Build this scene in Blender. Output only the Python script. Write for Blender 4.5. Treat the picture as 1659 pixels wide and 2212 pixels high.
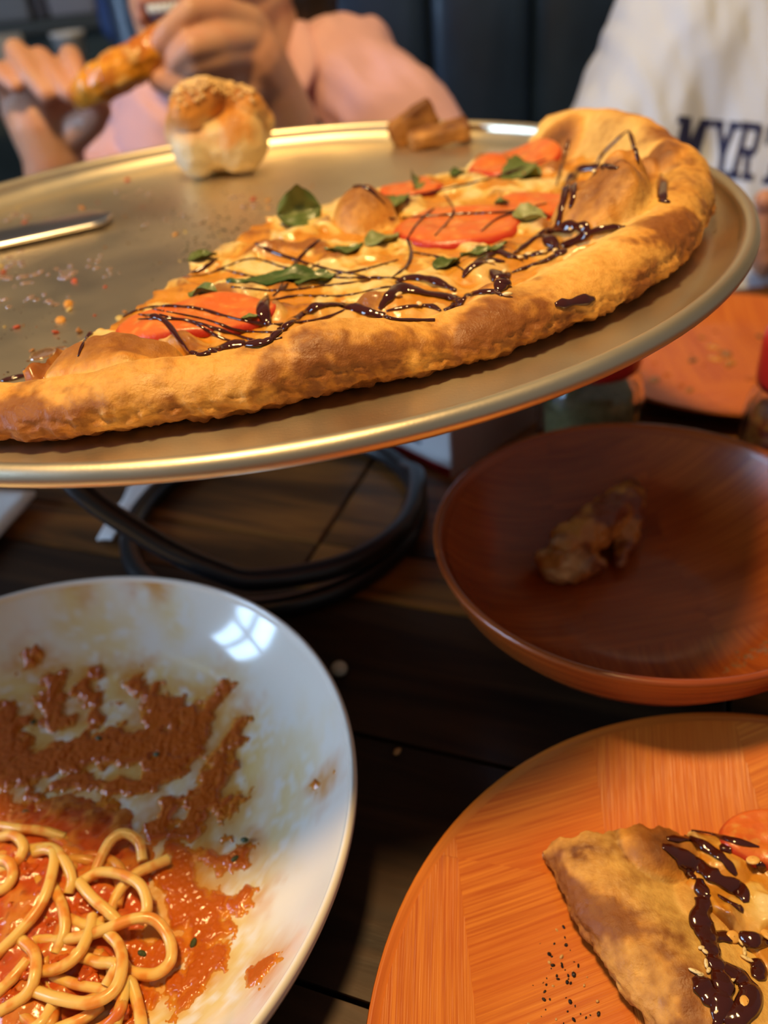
import bpy, bmesh, math, random
import numpy as np
from mathutils import Vector, Matrix
from mathutils.bvhtree import BVHTree

for o in list(bpy.data.objects):
    bpy.data.objects.remove(o)
scene = bpy.context.scene
COL = scene.collection
random.seed(7)
RNG = np.random.RandomState(11)

# ------------------------------------------------------------------ camera
FPX, PITCH, ROLL, CAMH = 1750.0, math.radians(35.4), math.radians(-6.25), 0.26
right = np.array([1.0, 0, 0])
fwd = np.array([0, math.cos(PITCH), -math.sin(PITCH)])
upv = np.array([0, math.sin(PITCH), math.cos(PITCH)])
cam_x = right * math.cos(ROLL) + upv * math.sin(ROLL)
cam_y = -right * math.sin(ROLL) + upv * math.cos(ROLL)
CAMPOS = np.array([0, 0, CAMH])
cd = bpy.data.cameras.new('camera')
cam = bpy.data.objects.new('camera', cd)
COL.objects.link(cam)
m = Matrix.Identity(4)
for i in range(3):
    m[i][0] = cam_x[i]; m[i][1] = cam_y[i]; m[i][2] = -fwd[i]; m[i][3] = CAMPOS[i]
cam.matrix_world = m
cd.sensor_fit = 'VERTICAL'
cd.sensor_height = 36.0
cd.sensor_width = 36.0
cd.lens = FPX / 2212 * 36.0
cd.clip_start = 0.01
cd.dof.use_dof = True
cd.dof.focus_distance = 0.222
cd.dof.aperture_fstop = cd.lens / 3.6
scene.camera = cam

def ray(x, y):
    d = cam_x * (x - 829.5) / FPX + fwd - cam_y * (y - 1106.0) / FPX
    return d
def PZ(x, y, z=0.0):          # point of the picture on the height z
    d = ray(x, y)
    return CAMPOS + d * ((z - CAMH) / d[2])
def PY(x, y, Y):              # point of the picture at the distance Y
    d = ray(x, y)
    return CAMPOS + d * (Y / d[1])

# ------------------------------------------------------------------ world, lights, exposure
w = bpy.data.worlds.new('room_light')
scene.world = w
w.use_nodes = True
bg = w.node_tree.nodes['Background']
bg.inputs[0].default_value = (0.60, 0.57, 0.55, 1)
bg.inputs[1].default_value = 0.21
LAMP_POS = (-0.12, 0.205, 1.15)
LAMP_POWER = 50.0
LAMP_COL = (1.0, 0.64, 0.26)
WINDOW_STRENGTH = 23.0
WINDOW_COL = (0.45, 0.68, 1.0)
scene.view_settings.view_transform = 'Standard'
scene.view_settings.look = 'None'
scene.view_settings.gamma = 1.0
scene.view_settings.use_curve_mapping = False
scene.view_settings.exposure = 0.12

# ------------------------------------------------------------------ noise
_p = np.arange(256); np.random.RandomState(3).shuffle(_p); _p = np.concatenate([_p, _p, _p])
_g = np.random.RandomState(5).normal(size=(256, 3)); _g /= np.linalg.norm(_g, axis=1, keepdims=True)
def pn(x, y, z=0.0):
    x, y, z = np.broadcast_arrays(np.asarray(x, float), np.asarray(y, float), np.asarray(z, float))
    xi, yi, zi = np.floor(x).astype(int), np.floor(y).astype(int), np.floor(z).astype(int)
    xf, yf, zf = x - xi, y - yi, z - zi
    u, v, ww = [t * t * t * (t * (t * 6 - 15) + 10) for t in (xf, yf, zf)]
    out = 0
    for dx in (0, 1):
        for dy in (0, 1):
            for dz in (0, 1):
                h = _p[_p[_p[(xi + dx) & 255] + ((yi + dy) & 255)] + ((zi + dz) & 255)]
                g = _g[h]
                d = g[..., 0] * (xf - dx) + g[..., 1] * (yf - dy) + g[..., 2] * (zf - dz)
                out = out + d * (u if dx else 1 - u) * (v if dy else 1 - v) * (ww if dz else 1 - ww)
    return out * 1.6
def fbm(x, y, z=0.0, octv=4, gain=0.5):
    s, a, f = 0, 1.0, 1.0
    for i in range(octv):
        s = s + a * pn(np.asarray(x) * f + 17.3 * i, np.asarray(y) * f - 9.1 * i, np.asarray(z) * f + 4.7 * i)
        a *= gain; f *= 2.0
    return s
def sst(a, b, x):
    t = np.clip((np.asarray(x, float) - a) / (b - a), 0, 1)
    return t * t * (3 - 2 * t)
def mixc(a, b, t):
    t = np.asarray(t)[..., None]
    return np.asarray(a) * (1 - t) + np.asarray(b) * t

# ------------------------------------------------------------------ materials
MATS = {}
def mat(name, col=(.5, .5, .5), rough=.5, metal=0., attr=None, col2=None, nscale=10., nlo=.4, nhi=.6, ndetail=4.,
        stretch=None, bump=None, sss=0., coat=0., trans=0., ior=1.45, emis=None, estr=0., spec=.5, coords='Object', rnoise=None, bump2=None):
    """one principled material: flat colour, attribute colour or two colours mixed by noise; noise bump"""
    if name in MATS: return MATS[name]
    mt = bpy.data.materials.new(name); mt.use_nodes = True
    nt = mt.node_tree; N = nt.nodes; L = nt.links
    b = N['Principled BSDF']
    tc = N.new('ShaderNodeTexCoord')
    src = tc.outputs[coords]
    if stretch:
        mp = N.new('ShaderNodeMapping'); mp.inputs['Scale'].default_value = stretch
        L.new(src, mp.inputs[0]); srcs = mp.outputs[0]
    else: srcs = src
    def noise(scale, detail, s):
        n = N.new('ShaderNodeTexNoise'); n.inputs['Scale'].default_value = scale; n.inputs['Detail'].default_value = detail
        L.new(s, n.inputs['Vector']); return n
    c = None
    if attr:
        a = N.new('ShaderNodeAttribute'); a.attribute_name = attr; c = a.outputs['Color']
    if col2 is not None:
        n = noise(nscale, ndetail, srcs)
        mr = N.new('ShaderNodeMapRange'); mr.inputs[1].default_value = nlo; mr.inputs[2].default_value = nhi
        L.new(n.outputs['Fac'], mr.inputs[0])
        mx = N.new('ShaderNodeMix'); mx.data_type = 'RGBA'
        L.new(mr.outputs[0], mx.inputs[0])
        if c is not None:
            mx.blend_type = 'MULTIPLY'; mx.inputs[0].default_value = 1
            L.new(c, mx.inputs[6]); mx.inputs[7].default_value = (*col2, 1)
        else:
            mx.inputs[6].default_value = (*col, 1); mx.inputs[7].default_value = (*col2, 1)
        c = mx.outputs[2]
    if c is not None: L.new(c, b.inputs['Base Color'])
    else: b.inputs['Base Color'].default_value = (*col, 1)
    b.inputs['Roughness'].default_value = rough
    if rnoise:
        n = noise(rnoise[0], 3, srcs); mr = N.new('ShaderNodeMapRange')
        mr.inputs[1].default_value = .3; mr.inputs[2].default_value = .7; mr.inputs[3].default_value = rnoise[1]; mr.inputs[4].default_value = rnoise[2]
        L.new(n.outputs['Fac'], mr.inputs[0]); L.new(mr.outputs[0], b.inputs['Roughness'])
    b.inputs['Metallic'].default_value = metal
    b.inputs['IOR'].default_value = ior
    b.inputs['Specular IOR Level'].default_value = spec
    b.inputs['Coat Weight'].default_value = coat
    b.inputs['Coat Roughness'].default_value = .08
    b.inputs['Transmission Weight'].default_value = trans
    if sss:
        b.inputs['Subsurface Weight'].default_value = sss
        b.inputs['Subsurface Radius'].default_value = (1, .45, .2)
        b.inputs['Subsurface Scale'].default_value = .004
    if emis is not None:
        b.inputs['Emission Color'].default_value = (*emis, 1); b.inputs['Emission Strength'].default_value = estr
    prev = None
    for bp in (bump, bump2):
        if not bp: continue
        n = noise(bp[0], bp[3] if len(bp) > 3 else 4, srcs)
        bn = N.new('ShaderNodeBump'); bn.inputs['Strength'].default_value = bp[1]; bn.inputs['Distance'].default_value = bp[2]
        L.new(n.outputs['Fac'], bn.inputs['Height'])
        if prev: L.new(prev, bn.inputs['Normal'])
        prev = bn.outputs[0]
    if prev: L.new(prev, b.inputs['Normal'])
    MATS[name] = mt
    return mt

# ------------------------------------------------------------------ objects and meshes
def tag(o, label, cat, group=None):
    o['label'] = label; o['category'] = cat
    if group: o['group'] = group
    return o
def thing(name, loc, label, cat, group=None):
    o = bpy.data.objects.new(name, None); COL.objects.link(o)
    o.location = loc; o.empty_display_size = .02
    return tag(o, label, cat, group)
def wloc(o):
    v = Vector((0, 0, 0))
    while o is not None:
        v += o.location; o = o.parent
    return v
def mk(name, verts, faces, material, parent=None, origin=None, smooth=True, col=None, uv=None, label=None):
    """world-space verts -> one mesh object whose origin is its parent's place (or the given origin)"""
    verts = np.asarray(verts, float).reshape(-1, 3)
    base = np.array(wloc(parent)) if parent is not None else (np.array(origin, float) if origin is not None else np.zeros(3))
    me = bpy.data.meshes.new(name)
    fl = faces if isinstance(faces, list) else faces.tolist()
    me.from_pydata((verts - base).tolist(), [], fl)
    if col is not None:
        a = me.color_attributes.new('Col', 'FLOAT_COLOR', 'POINT')
        c = np.ones((len(verts), 4)); c[:, :3] = np.asarray(col).reshape(-1, 3)
        a.data.foreach_set('color', c.ravel())
    if uv is not None:
        l = me.uv_layers.new(name='UVMap')
        li = np.zeros(len(me.loops), dtype=np.int32); me.loops.foreach_get('vertex_index', li)
        l.data.foreach_set('uv', np.asarray(uv, float)[li].ravel())
    if smooth: me.polygons.foreach_set('use_smooth', [True] * len(me.polygons))
    if material is not None: me.materials.append(material)
    me.update()
    o = bpy.data.objects.new(name, me); COL.objects.link(o)
    if parent is not None: o.parent = parent
    else: o.location = base
    if label: o['label'] = label
    return o
def struct(o):
    o['kind'] = 'structure'; return o
def copy_tree(o, parent=None):
    c = o.copy(); COL.objects.link(c); c.parent = parent
    for ch in list(o.children): copy_tree(ch, c)
    return c
def gridfaces(n, m, wrap_m=False, off=0):
    i = np.arange(n - 1)[:, None]; mm = m if wrap_m else m - 1
    j = np.arange(mm)[None, :]; j2 = (j + 1) % m
    return np.stack([i * m + j, i * m + j2, (i + 1) * m + j2, (i + 1) * m + j], -1).reshape(-1, 4) + off
def lathe(profile, segs=64, center=(0, 0, 0)):
    """profile = list of (r, z) from one end to the other"""
    p = np.asarray(profile, float); a = np.linspace(0, 2 * np.pi, segs, endpoint=False)
    V = np.stack([p[:, 0][:, None] * np.cos(a), p[:, 0][:, None] * np.sin(a), np.repeat(p[:, 1][:, None], segs, 1)], -1).reshape(-1, 3)
    return V + np.asarray(center), gridfaces(len(p), segs, True)
def spline(pts, n):
    """Catmull-Rom through points, n samples in all"""
    P = np.asarray(pts, float)
    if len(P) < 3: return np.linspace(P[0], P[-1], n)
    Q = np.vstack([2 * P[0] - P[1], P, 2 * P[-1] - P[-2]])
    t = np.linspace(0, len(P) - 1 - 1e-6, n); k = t.astype(int); f = (t - k)[:, None]
    a, b, c, d = Q[k], Q[k + 1], Q[k + 2], Q[k + 3]
    return .5 * ((2 * b) + (-a + c) * f + (2 * a - 5 * b + 4 * c - d) * f ** 2 + (-a + 3 * b - 3 * c + d) * f ** 3)
def tube(pts, rad, sides=10, closed=False, caps=True, flat=None, nrm_=None):
    P = np.asarray(pts, float); n = len(P); rad = np.broadcast_to(np.asarray(rad, float), (n,))
    if closed: T = np.roll(P, -1, 0) - np.roll(P, 1, 0)
    else: T = np.gradient(P, axis=0)
    T /= np.maximum(np.linalg.norm(T, axis=1, keepdims=True), 1e-12)
    ref = np.array([0, 0, 1.0])
    U = np.cross(T, ref); bad = np.linalg.norm(U, axis=1) < .05
    U[bad] = np.cross(T[bad], [1.0, 0, 0]); U /= np.linalg.norm(U, axis=1, keepdims=True)
    W = np.cross(U, T)
    if nrm_ is not None:
        U = np.cross(T, nrm_); U /= np.maximum(np.linalg.norm(U, axis=1, keepdims=True), 1e-9); W = np.cross(U, T)
    a = np.linspace(0, 2 * np.pi, sides, endpoint=False)
    fz = 1.0 if flat is None else flat
    V = P[:, None, :] + rad[:, None, None] * (np.cos(a)[None, :, None] * U[:, None, :] + fz * np.sin(a)[None, :, None] * W[:, None, :])
    V = V.reshape(-1, 3)
    if closed:
        f = gridfaces(n, sides, True).tolist() + [[(n - 1) * sides + j, (n - 1) * sides + (j + 1) % sides, (j + 1) % sides, j] for j in range(sides)]
    else:
        f = gridfaces(n, sides, True).tolist()
        if caps: f += [list(range(sides))[::-1], [(n - 1) * sides + j for j in range(sides)]]
    return V, f
def join(parts):
    V, Fc, o = [], [], 0
    for v, f in parts:
        v = np.asarray(v); V.append(v)
        f = f if isinstance(f, list) else f.tolist()
        Fc += [[i + o for i in q] for q in f]; o += len(v)
    return np.vstack(V), Fc
def boxv(c, s, rz=0.0, bevel=0.0):
    bm = bmesh.new(); bmesh.ops.create_cube(bm, size=1)
    for v in bm.verts: v.co = Vector((v.co.x * s[0], v.co.y * s[1], v.co.z * s[2]))
    if bevel: bmesh.ops.bevel(bm, geom=list(bm.edges), offset=bevel, segments=2, affect='EDGES', profile=.5)
    R = Matrix.Rotation(rz, 4, 'Z')
    bm.verts.ensure_lookup_table()
    V = np.array([list(R @ v.co + Vector(c)) for v in bm.verts]); F = [[v.index for v in f.verts] for f in bm.faces]
    bm.free(); return V, F
def capsule(p0, p1, r0, r1, seg=14, cap=5):
    p0 = np.asarray(p0, float); p1 = np.asarray(p1, float)
    d = p1 - p0; L = np.linalg.norm(d)
    if L < 1e-6: d = np.array([0, 0, 1.0]); L = 1e-6
    d = d / np.linalg.norm(d)
    u = np.cross(d, [0, 0, 1.0]) if abs(d[2]) < .9 else np.cross(d, [1.0, 0, 0]); u /= np.linalg.norm(u); v = np.cross(d, u)
    prof = [(-r0 * math.cos(t), r0 * math.sin(t)) for t in np.linspace(.02, math.pi / 2, cap)] + [(L + r1 * math.sin(t), r1 * math.cos(t)) for t in np.linspace(0, math.pi / 2 - .02, cap)]
    a = np.linspace(0, 2 * np.pi, seg, endpoint=False)
    V = np.array([p0 + d * z + r * (math.cos(t) * u + math.sin(t) * v) for z, r in prof for t in a])
    F = gridfaces(len(prof), seg, True).tolist() + [list(range(seg))[::-1], [(len(prof) - 1) * seg + j for j in range(seg)]]
    return V, F
def chain(pts, rads):
    return [capsule(pts[i], pts[i + 1], rads[i], rads[i + 1]) for i in range(len(pts) - 1)]
def ellip(c, r, rot=None, seg=20, rings=12):
    t = np.linspace(.05, np.pi - .05, rings); a = np.linspace(0, 2 * np.pi, seg, endpoint=False)
    V = np.stack([np.sin(t)[:, None] * np.cos(a), np.sin(t)[:, None] * np.sin(a), np.repeat(np.cos(t)[:, None], seg, 1)], -1).reshape(-1, 3) * np.asarray(r)
    if rot is not None:
        R = np.array(Matrix.Rotation(rot[2], 3, 'Z') @ Matrix.Rotation(rot[1], 3, 'Y') @ Matrix.Rotation(rot[0], 3, 'X')); V = V @ R.T
    F = gridfaces(rings, seg, True).tolist() + [list(range(seg)), [(rings - 1) * seg + j for j in range(seg)][::-1]]
    return V + np.asarray(c), F
def flesh(prims, voxel, smooth_it=4, fac=.5):
    """union of overlapping shapes, remeshed into one continuous skin"""
    V, F = join(prims)
    me = bpy.data.meshes.new('tmp'); me.from_pydata(V.tolist(), [], F)
    bm = bmesh.new(); bm.from_mesh(me); bmesh.ops.recalc_face_normals(bm, faces=bm.faces); bm.to_mesh(me); bm.free()
    o = bpy.data.objects.new('tmp', me); COL.objects.link(o)
    r = o.modifiers.new('r', 'REMESH'); r.mode = 'VOXEL'; r.voxel_size = voxel
    s = o.modifiers.new('s', 'SMOOTH'); s.iterations = smooth_it; s.factor = fac
    dg = bpy.context.evaluated_depsgraph_get(); dg.update()
    ev = o.evaluated_get(dg); m2 = ev.to_mesh()
    n = len(m2.vertices); v = np.zeros(n * 3); m2.vertices.foreach_get('co', v)
    nn = np.zeros(n * 3); m2.vertices.foreach_get('normal', nn)
    Fo = [list(p.vertices) for p in m2.polygons]
    ev.to_mesh_clear(); bpy.data.objects.remove(o); bpy.data.meshes.remove(me)
    return v.reshape(-1, 3), Fo, nn.reshape(-1, 3)
def bvh(parts):
    V, F = join(parts)
    return BVHTree.FromPolygons([Vector(v) for v in V], F)
def hit(tree, x, y):
    d = Vector(ray(x, y)).normalized()
    l, n, i, dd = tree.ray_cast(Vector(CAMPOS), d)
    if l is None: return None, None
    if n.dot(d) > 0: n = -n
    return np.array(l), np.array(n)
def down(tree, x, y, z=1.0):
    l, n, i, dd = tree.ray_cast(Vector((x, y, z)), Vector((0, 0, -1)))
    return l.z if l is not None else None
# ================================================================== the room
FLOORZ = -0.75
fl, ff = boxv((0.2, 1.0, FLOORZ - .02), (7, 7, .04))
struct(mk('floor', fl, ff, mat('floor_mat', (.10, .07, .05), .45, col2=(.17, .12, .09), nscale=3), smooth=False))
wb, wf = boxv((0.2, 4.0, .75), (7, .1, 3.0))
struct(mk('wall_back', wb, wf, mat('wall_mat', (.50, .52, .54), .8, col2=(.42, .44, .46), nscale=2), smooth=False))
# left wall with two windows
WX = -2.3
wall_parts = []
def wallbox(y0, y1, z0, z1): wall_parts.append(boxv((WX, (y0 + y1) / 2, (z0 + z1) / 2), (.1, y1 - y0, z1 - z0)))
wins = [(-.32, .30)]
ZB, ZT = .10, 1.55
wallbox(-2.5, 4, FLOORZ, ZB); wallbox(-2.5, 4, ZT, 2.25)
wallbox(-2.5, wins[0][0], ZB, ZT); wallbox(wins[0][1], 4, ZB, ZT)
V, F = join(wall_parts)
struct(mk('wall_left', V, F, MATS['wall_mat'], smooth=False))
glow = mat('window_daylight', (.8, .9, 1), .3, emis=WINDOW_COL, estr=WINDOW_STRENGTH)
framem = mat('window_frame_mat', (.08, .07, .06), .5)
for k, (y0, y1) in enumerate(wins):
    pr = []
    ym, zm = (y0 + y1) / 2, (ZB + ZT) / 2
    for (c, s) in (((WX, ym, ZB + .02), (.12, y1 - y0, .05)), ((WX, ym, ZT - .02), (.12, y1 - y0, .05)), ((WX, y0 + .02, zm), (.12, .05, ZT - ZB)),
                   ((WX, y1 - .02, zm), (.12, .05, ZT - ZB)), ((WX, ym, zm), (.1, .08, ZT - ZB)), ((WX, ym, .78), (.1, y1 - y0, .07))):
        pr.append(boxv(c, s))
    V, F = join(pr)
    wo = struct(mk('window_%d' % (k + 1), V, F, framem, origin=(WX, ym, ZB), smooth=False))
    for a, b in ((y0 + .045, ym - .04), (ym + .04, y1 - .045)):
        for c, d in ((ZB + .045, .745), (.815, ZT - .045)):
            V, F = boxv((WX, (a + b) / 2, (c + d) / 2), (.01, b - a, d - c))
            mk('pane', V, F, glow, wo, smooth=False)

V, F = boxv((1.12, 1.36, .75), (2.46, .08, 3.0))  # unseen wall added behind the booth so the pan reflects warm beige
struct(mk('reflector_wall', V, F, mat('reflector_beige', (.80, .68, .46), .8, col2=(.72, .60, .40), nscale=5), smooth=False))
# pendant lamp over the table (above the picture)
lp = thing('pendant_lamp', LAMP_POS, 'black dome pendant lamp hanging over the table', 'lamp')
prof = [(.016, .16), (.03, .15), (.08, .12), (.125, .06), (.14, 0), (.137, 0), (.122, .058), (.078, .115), (.02, .145)]
V, F = lathe(prof, 40, LAMP_POS); mk('lamp_shade', V, F, mat('shade_black', (.02, .02, .02), .4), lp)
V, F = tube([np.array(LAMP_POS) + [0, 0, .15], np.array(LAMP_POS) + [0, 0, 1.1]], .004, 8); mk('cord', V, F, MATS['shade_black'], lp)
V, F = ellip(np.array(LAMP_POS) + [0, 0, .07], (.03, .03, .04)); mk('bulb', V, F, mat('bulb_glow', (1, .9, .7), .4, emis=LAMP_COL, estr=14), lp)
ld = bpy.data.lights.new('pendant_light', 'SPOT'); ld.energy = LAMP_POWER; ld.color = LAMP_COL; ld.shadow_soft_size = .085
ld.spot_size = math.radians(150); ld.spot_blend = .3
lo = bpy.data.objects.new('pendant_light', ld); COL.objects.link(lo); lo.location = (0, 0, -.01); lo.parent = lp

# booth bench with upright padded channels
BY = 1.06
leather = mat('navy_leather', (.011, .024, .058), .38, bump=(220, .25, .002), col2=(.018, .040, .095), nscale=6, coat=.15)
bo = thing('booth_bench', (.45, BY + .1, FLOORZ), 'dark navy booth bench with upright padded channels behind the diners', 'bench')
V, F = boxv((.45, BY + .16, -.21), (1.34, .12, 1.06), 0, .01); mk('bench_back', V, F, leather, bo)
V, F = boxv((.45, BY - .13, -.40), (1.34, .5, .12), 0, .03); mk('seat_cushion', V, F, leather, bo)
V, F = boxv((.45, BY - .10, -.605), (1.30, .4, .29)); mk('seat_base', V, F, mat('bench_base', (.03, .02, .015), .5), bo, smooth=False)
t = np.linspace(0, np.pi, 15); zz = np.linspace(-.34, .315, 24)
pw = .127
chx = -np.cos(t) * (pw / 2 - .0012); chy = -np.sin(t) ** .7 * .034
proto = None
for k in range(11):
    x0 = .0545 - 2 * pw + pw * k
    if x0 > 1.05: break
    if proto is None:
        G = np.stack([np.repeat(chx[None, :], 24, 0), np.repeat(chy[None, :], 24, 0) - .012 * np.sin((zz[:, None] + .34) / .655 * np.pi) + .0 , np.repeat(zz[:, None], 15, 1)], -1).reshape(-1, 3)
        G = G + np.array([x0, BY + .1, 0])
        proto = mk('channel_panel', G, gridfaces(24, 15), leather, bo)
        pl0 = proto.location.copy(); px0 = x0
    else:
        c = proto.copy(); COL.objects.link(c); c.parent = bo; c.location = (x0 - px0, 0, 0)

# the table: reclaimed planks laid slantwise
PA = math.radians(-23.0)
ud = np.array([math.cos(PA), math.sin(PA)]); nd = np.array([-math.sin(PA), math.cos(PA)])
TX0, TX1, TY0, TY1 = -.62, .72, -.38, .625
tb = thing('dining_table', (0.05, .12, FLOORZ), 'dark varnished wood plank restaurant table under the pizza stand', 'table')
V, F = boxv((.05, (TY0 + TY1) / 2, -.03), (TX1 - TX0 - .006, TY1 - TY0 - .006, .03)); mk('top_board', V, F, mat('table_under', (.03, .017, .010), .6), tb, smooth=False)
for sx in (-.45, .55):
    V, F = boxv((sx, .12, -.39), (.08, .5, .69), 0, .005); mk('leg', V, F, MATS['table_under'], tb, smooth=False)
    V, F = boxv((sx, .12, -.735), (.1, .7, .03), 0, .005); mk('foot', V, F, MATS['table_under'], tb, smooth=False)
def wood_mat(name, c1, c2, c3, rough, scale, coat):
    if name in MATS: return MATS[name]
    mt = bpy.data.materials.new(name); mt.use_nodes = True; nt = mt.node_tree; N = nt.nodes; L = nt.links; b = N['Principled BSDF']
    uv = N.new('ShaderNodeUVMap'); uv.uv_map = 'UVMap'
    mp = N.new('ShaderNodeMapping'); mp.inputs['Scale'].default_value = (scale * .12, scale, scale); L.new(uv.outputs[0], mp.inputs[0])
    n1 = N.new('ShaderNodeTexNoise'); n1.inputs['Scale'].default_value = 1; n1.inputs['Detail'].default_value = 6; n1.inputs['Distortion'].default_value = 1.2; L.new(mp.outputs[0], n1.inputs['Vector'])
    mp2 = N.new('ShaderNodeMapping'); mp2.inputs['Scale'].default_value = (scale * .03, scale * .2, 1); L.new(uv.outputs[0], mp2.inputs[0])
    n2 = N.new('ShaderNodeTexNoise'); n2.inputs['Scale'].default_value = 1.5; n2.inputs['Detail'].default_value = 3; L.new(mp2.outputs[0], n2.inputs['Vector'])
    cr = N.new('ShaderNodeValToRGB'); cr.color_ramp.elements[0].position = .36; cr.color_ramp.elements[0].color = (*c1, 1); cr.color_ramp.elements[1].position = .66; cr.color_ramp.elements[1].color = (*c2, 1)
    L.new(n1.outputs['Fac'], cr.inputs[0])
    mr = N.new('ShaderNodeMapRange'); mr.inputs[1].default_value = .55; mr.inputs[2].default_value = .72; L.new(n2.outputs['Fac'], mr.inputs[0])
    mx = N.new('ShaderNodeMix'); mx.data_type = 'RGBA'; L.new(mr.outputs[0], mx.inputs[0]); L.new(cr.outputs[0], mx.inputs[6]); mx.inputs[7].default_value = (*c3, 1)
    L.new(mx.outputs[2], b.inputs['Base Color'])
    b.inputs['Roughness'].default_value = rough; b.inputs['Specular IOR Level'].default_value = .3; b.inputs['Coat Weight'].default_value = coat; b.inputs['Coat Roughness'].default_value = .12
    bn = N.new('ShaderNodeBump'); bn.inputs['Strength'].default_value = .35; bn.inputs['Distance'].default_value = .0006; L.new(n1.outputs['Fac'], bn.inputs['Height']); L.new(bn.outputs[0], b.inputs['Normal'])
    MATS[name] = mt; return mt
pmats = [wood_mat('plank_a', (.048, .021, .008), (.24, .088, .018), (.012, .007, .004), .45, 60, .03),
         wood_mat('plank_b', (.10, .044, .013), (.36, .135, .026), (.028, .013, .006), .42, 60, .04),
         wood_mat('plank_c', (.018, .009, .006), (.06, .028, .012), (.007, .004, .003), .42, 60, .05)]
seams = [-.66, -.55, -.46, -.36, -.27, -.17, -.09, 0.0, .096, .19, .267, .303, .40, .49, .58, .67, .76, .86]
def clip_rect(poly):
    for ax, lim, sgn in ((0, TX0, 1), (0, TX1, -1), (1, TY0, 1), (1, TY1, -1)):
        out = []
        for i in range(len(poly)):
            a, b = poly[i], poly[(i + 1) % len(poly)]
            da, db = sgn * (a[ax] - lim), sgn * (b[ax] - lim)
            if da >= 0: out.append(a)
            if (da >= 0) != (db >= 0):
                tt = da / (da - db); out.append((a[0] + (b[0] - a[0]) * tt, a[1] + (b[1] - a[1]) * tt))
        poly = out
        if len(poly) < 3: return None
    return poly
ri = random.Random(4)
for k in range(len(seams) - 1):
    n0, n1 = seams[k] + .0009, seams[k + 1] - .0009
    if abs(seams[k] - .303) < .01 : cuts = [-1.2, -.62, -.168, .33, .8, 1.3]
    elif abs(seams[k] - .267) < .01: cuts = [-1.2, -.4, -.168, .2, .7, 1.3]
    else:
        u = -1.2 + ri.random() * .3; cuts = [u]
        while u < 1.2: u += .32 + ri.random() * .3; cuts.append(u)
    for a, b in zip(cuts[:-1], cuts[1:]):
        P = [ud * uu + nd * vv for uu, vv in ((a + .0009, n0), (b - .0009, n0), (b - .0009, n1), (a + .0009, n1))]
        P = clip_rect([tuple(p) for p in P])
        if not P: continue
        zt = -ri.random() * .0006; bev = .0008
        c = np.mean(P, 0)
        top = [(*(np.array(p) + (c - np.array(p)) / np.linalg.norm(c - np.array(p)) * bev), zt) for p in P]
        mid = [(*p, zt - bev) for p in P]; bot = [(*p, -.016) for p in P]
        n = len(P); V = np.array(top + mid + bot)
        F = [list(range(n))] + [[i + n, (i + 1) % n + n, (i + 1) % n, i] for i in range(n)] + [[i + 2 * n, (i + 1) % n + 2 * n, (i + 1) % n + n, i + n] for i in range(n)]
        o0 = ri.random() * 5
        uvs = np.stack([V[:, :2] @ ud + o0, V[:, :2] @ nd + o0 * 1.7], 1)
        mm_ = pmats[ri.choice([0, 1, 0, 2, 1])]
        if abs(seams[k] - .303) < .01 or abs(seams[k] - .267) < .01: mm_ = pmats[1]
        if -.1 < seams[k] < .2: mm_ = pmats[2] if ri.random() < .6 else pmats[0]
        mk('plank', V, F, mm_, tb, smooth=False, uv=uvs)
# ================================================================== pan and stand
PC = np.array([-.0412, .360]); RIMZ = .166; PF = .1555     # centre, rim height, pan floor height
metal = mat('spun_aluminium', (.84, .74, .54), .42, 1.0, col2=(.62, .53, .38), nscale=9, nlo=.35, nhi=.7, bump=(900, .08, .0004), rnoise=(18, .32, .48))
prof = [(.0005, PF - .0012), (.184, PF - .0012), (.1866, PF - .0008), (.1918, RIMZ - .0068)]
rim = [(.1970 + .0031 * math.cos(math.radians(a)), RIMZ - .0031 + .0031 * math.sin(math.radians(a))) for a in np.linspace(-70, 178, 18)]
outer = prof + rim[:1]
inner = [(.1925, RIMZ - .0060), (.1868, PF + .0002), (.184, PF), (.17, PF), (.12, PF), (.06, PF), (.0005, PF)]
inner0 = [(.1939, RIMZ - .0038)]
V, F = lathe(outer + rim[1:] + inner0 + inner, 160, (PC[0], PC[1], 0))
pan = mk('pizza_pan', V, F, metal, origin=(PC[0], PC[1], PF))
tag(pan, 'large round aluminium pizza pan raised on the black wire stand', 'pan')

# black wire stand: base ring, a coil that climbs, a carrying ring
SC = np.array([-.0600, .370]); WR = .0054
black = mat('black_wire', (.010, .010, .012), .33, coat=.2, bump=(300, .08, .0005))
st = thing('pizza_stand', (SC[0], SC[1], 0), 'black wire spiral pizza stand standing on the table', 'stand')
a = np.linspace(0, 2 * np.pi, 96, endpoint=False)
V, F = tube(np.stack([SC[0] + .0795 * np.cos(a), SC[1] + .0795 * np.sin(a), np.full(96, WR)], 1), WR, 12, True); mk('base_ring', V, F, black, st)
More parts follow.
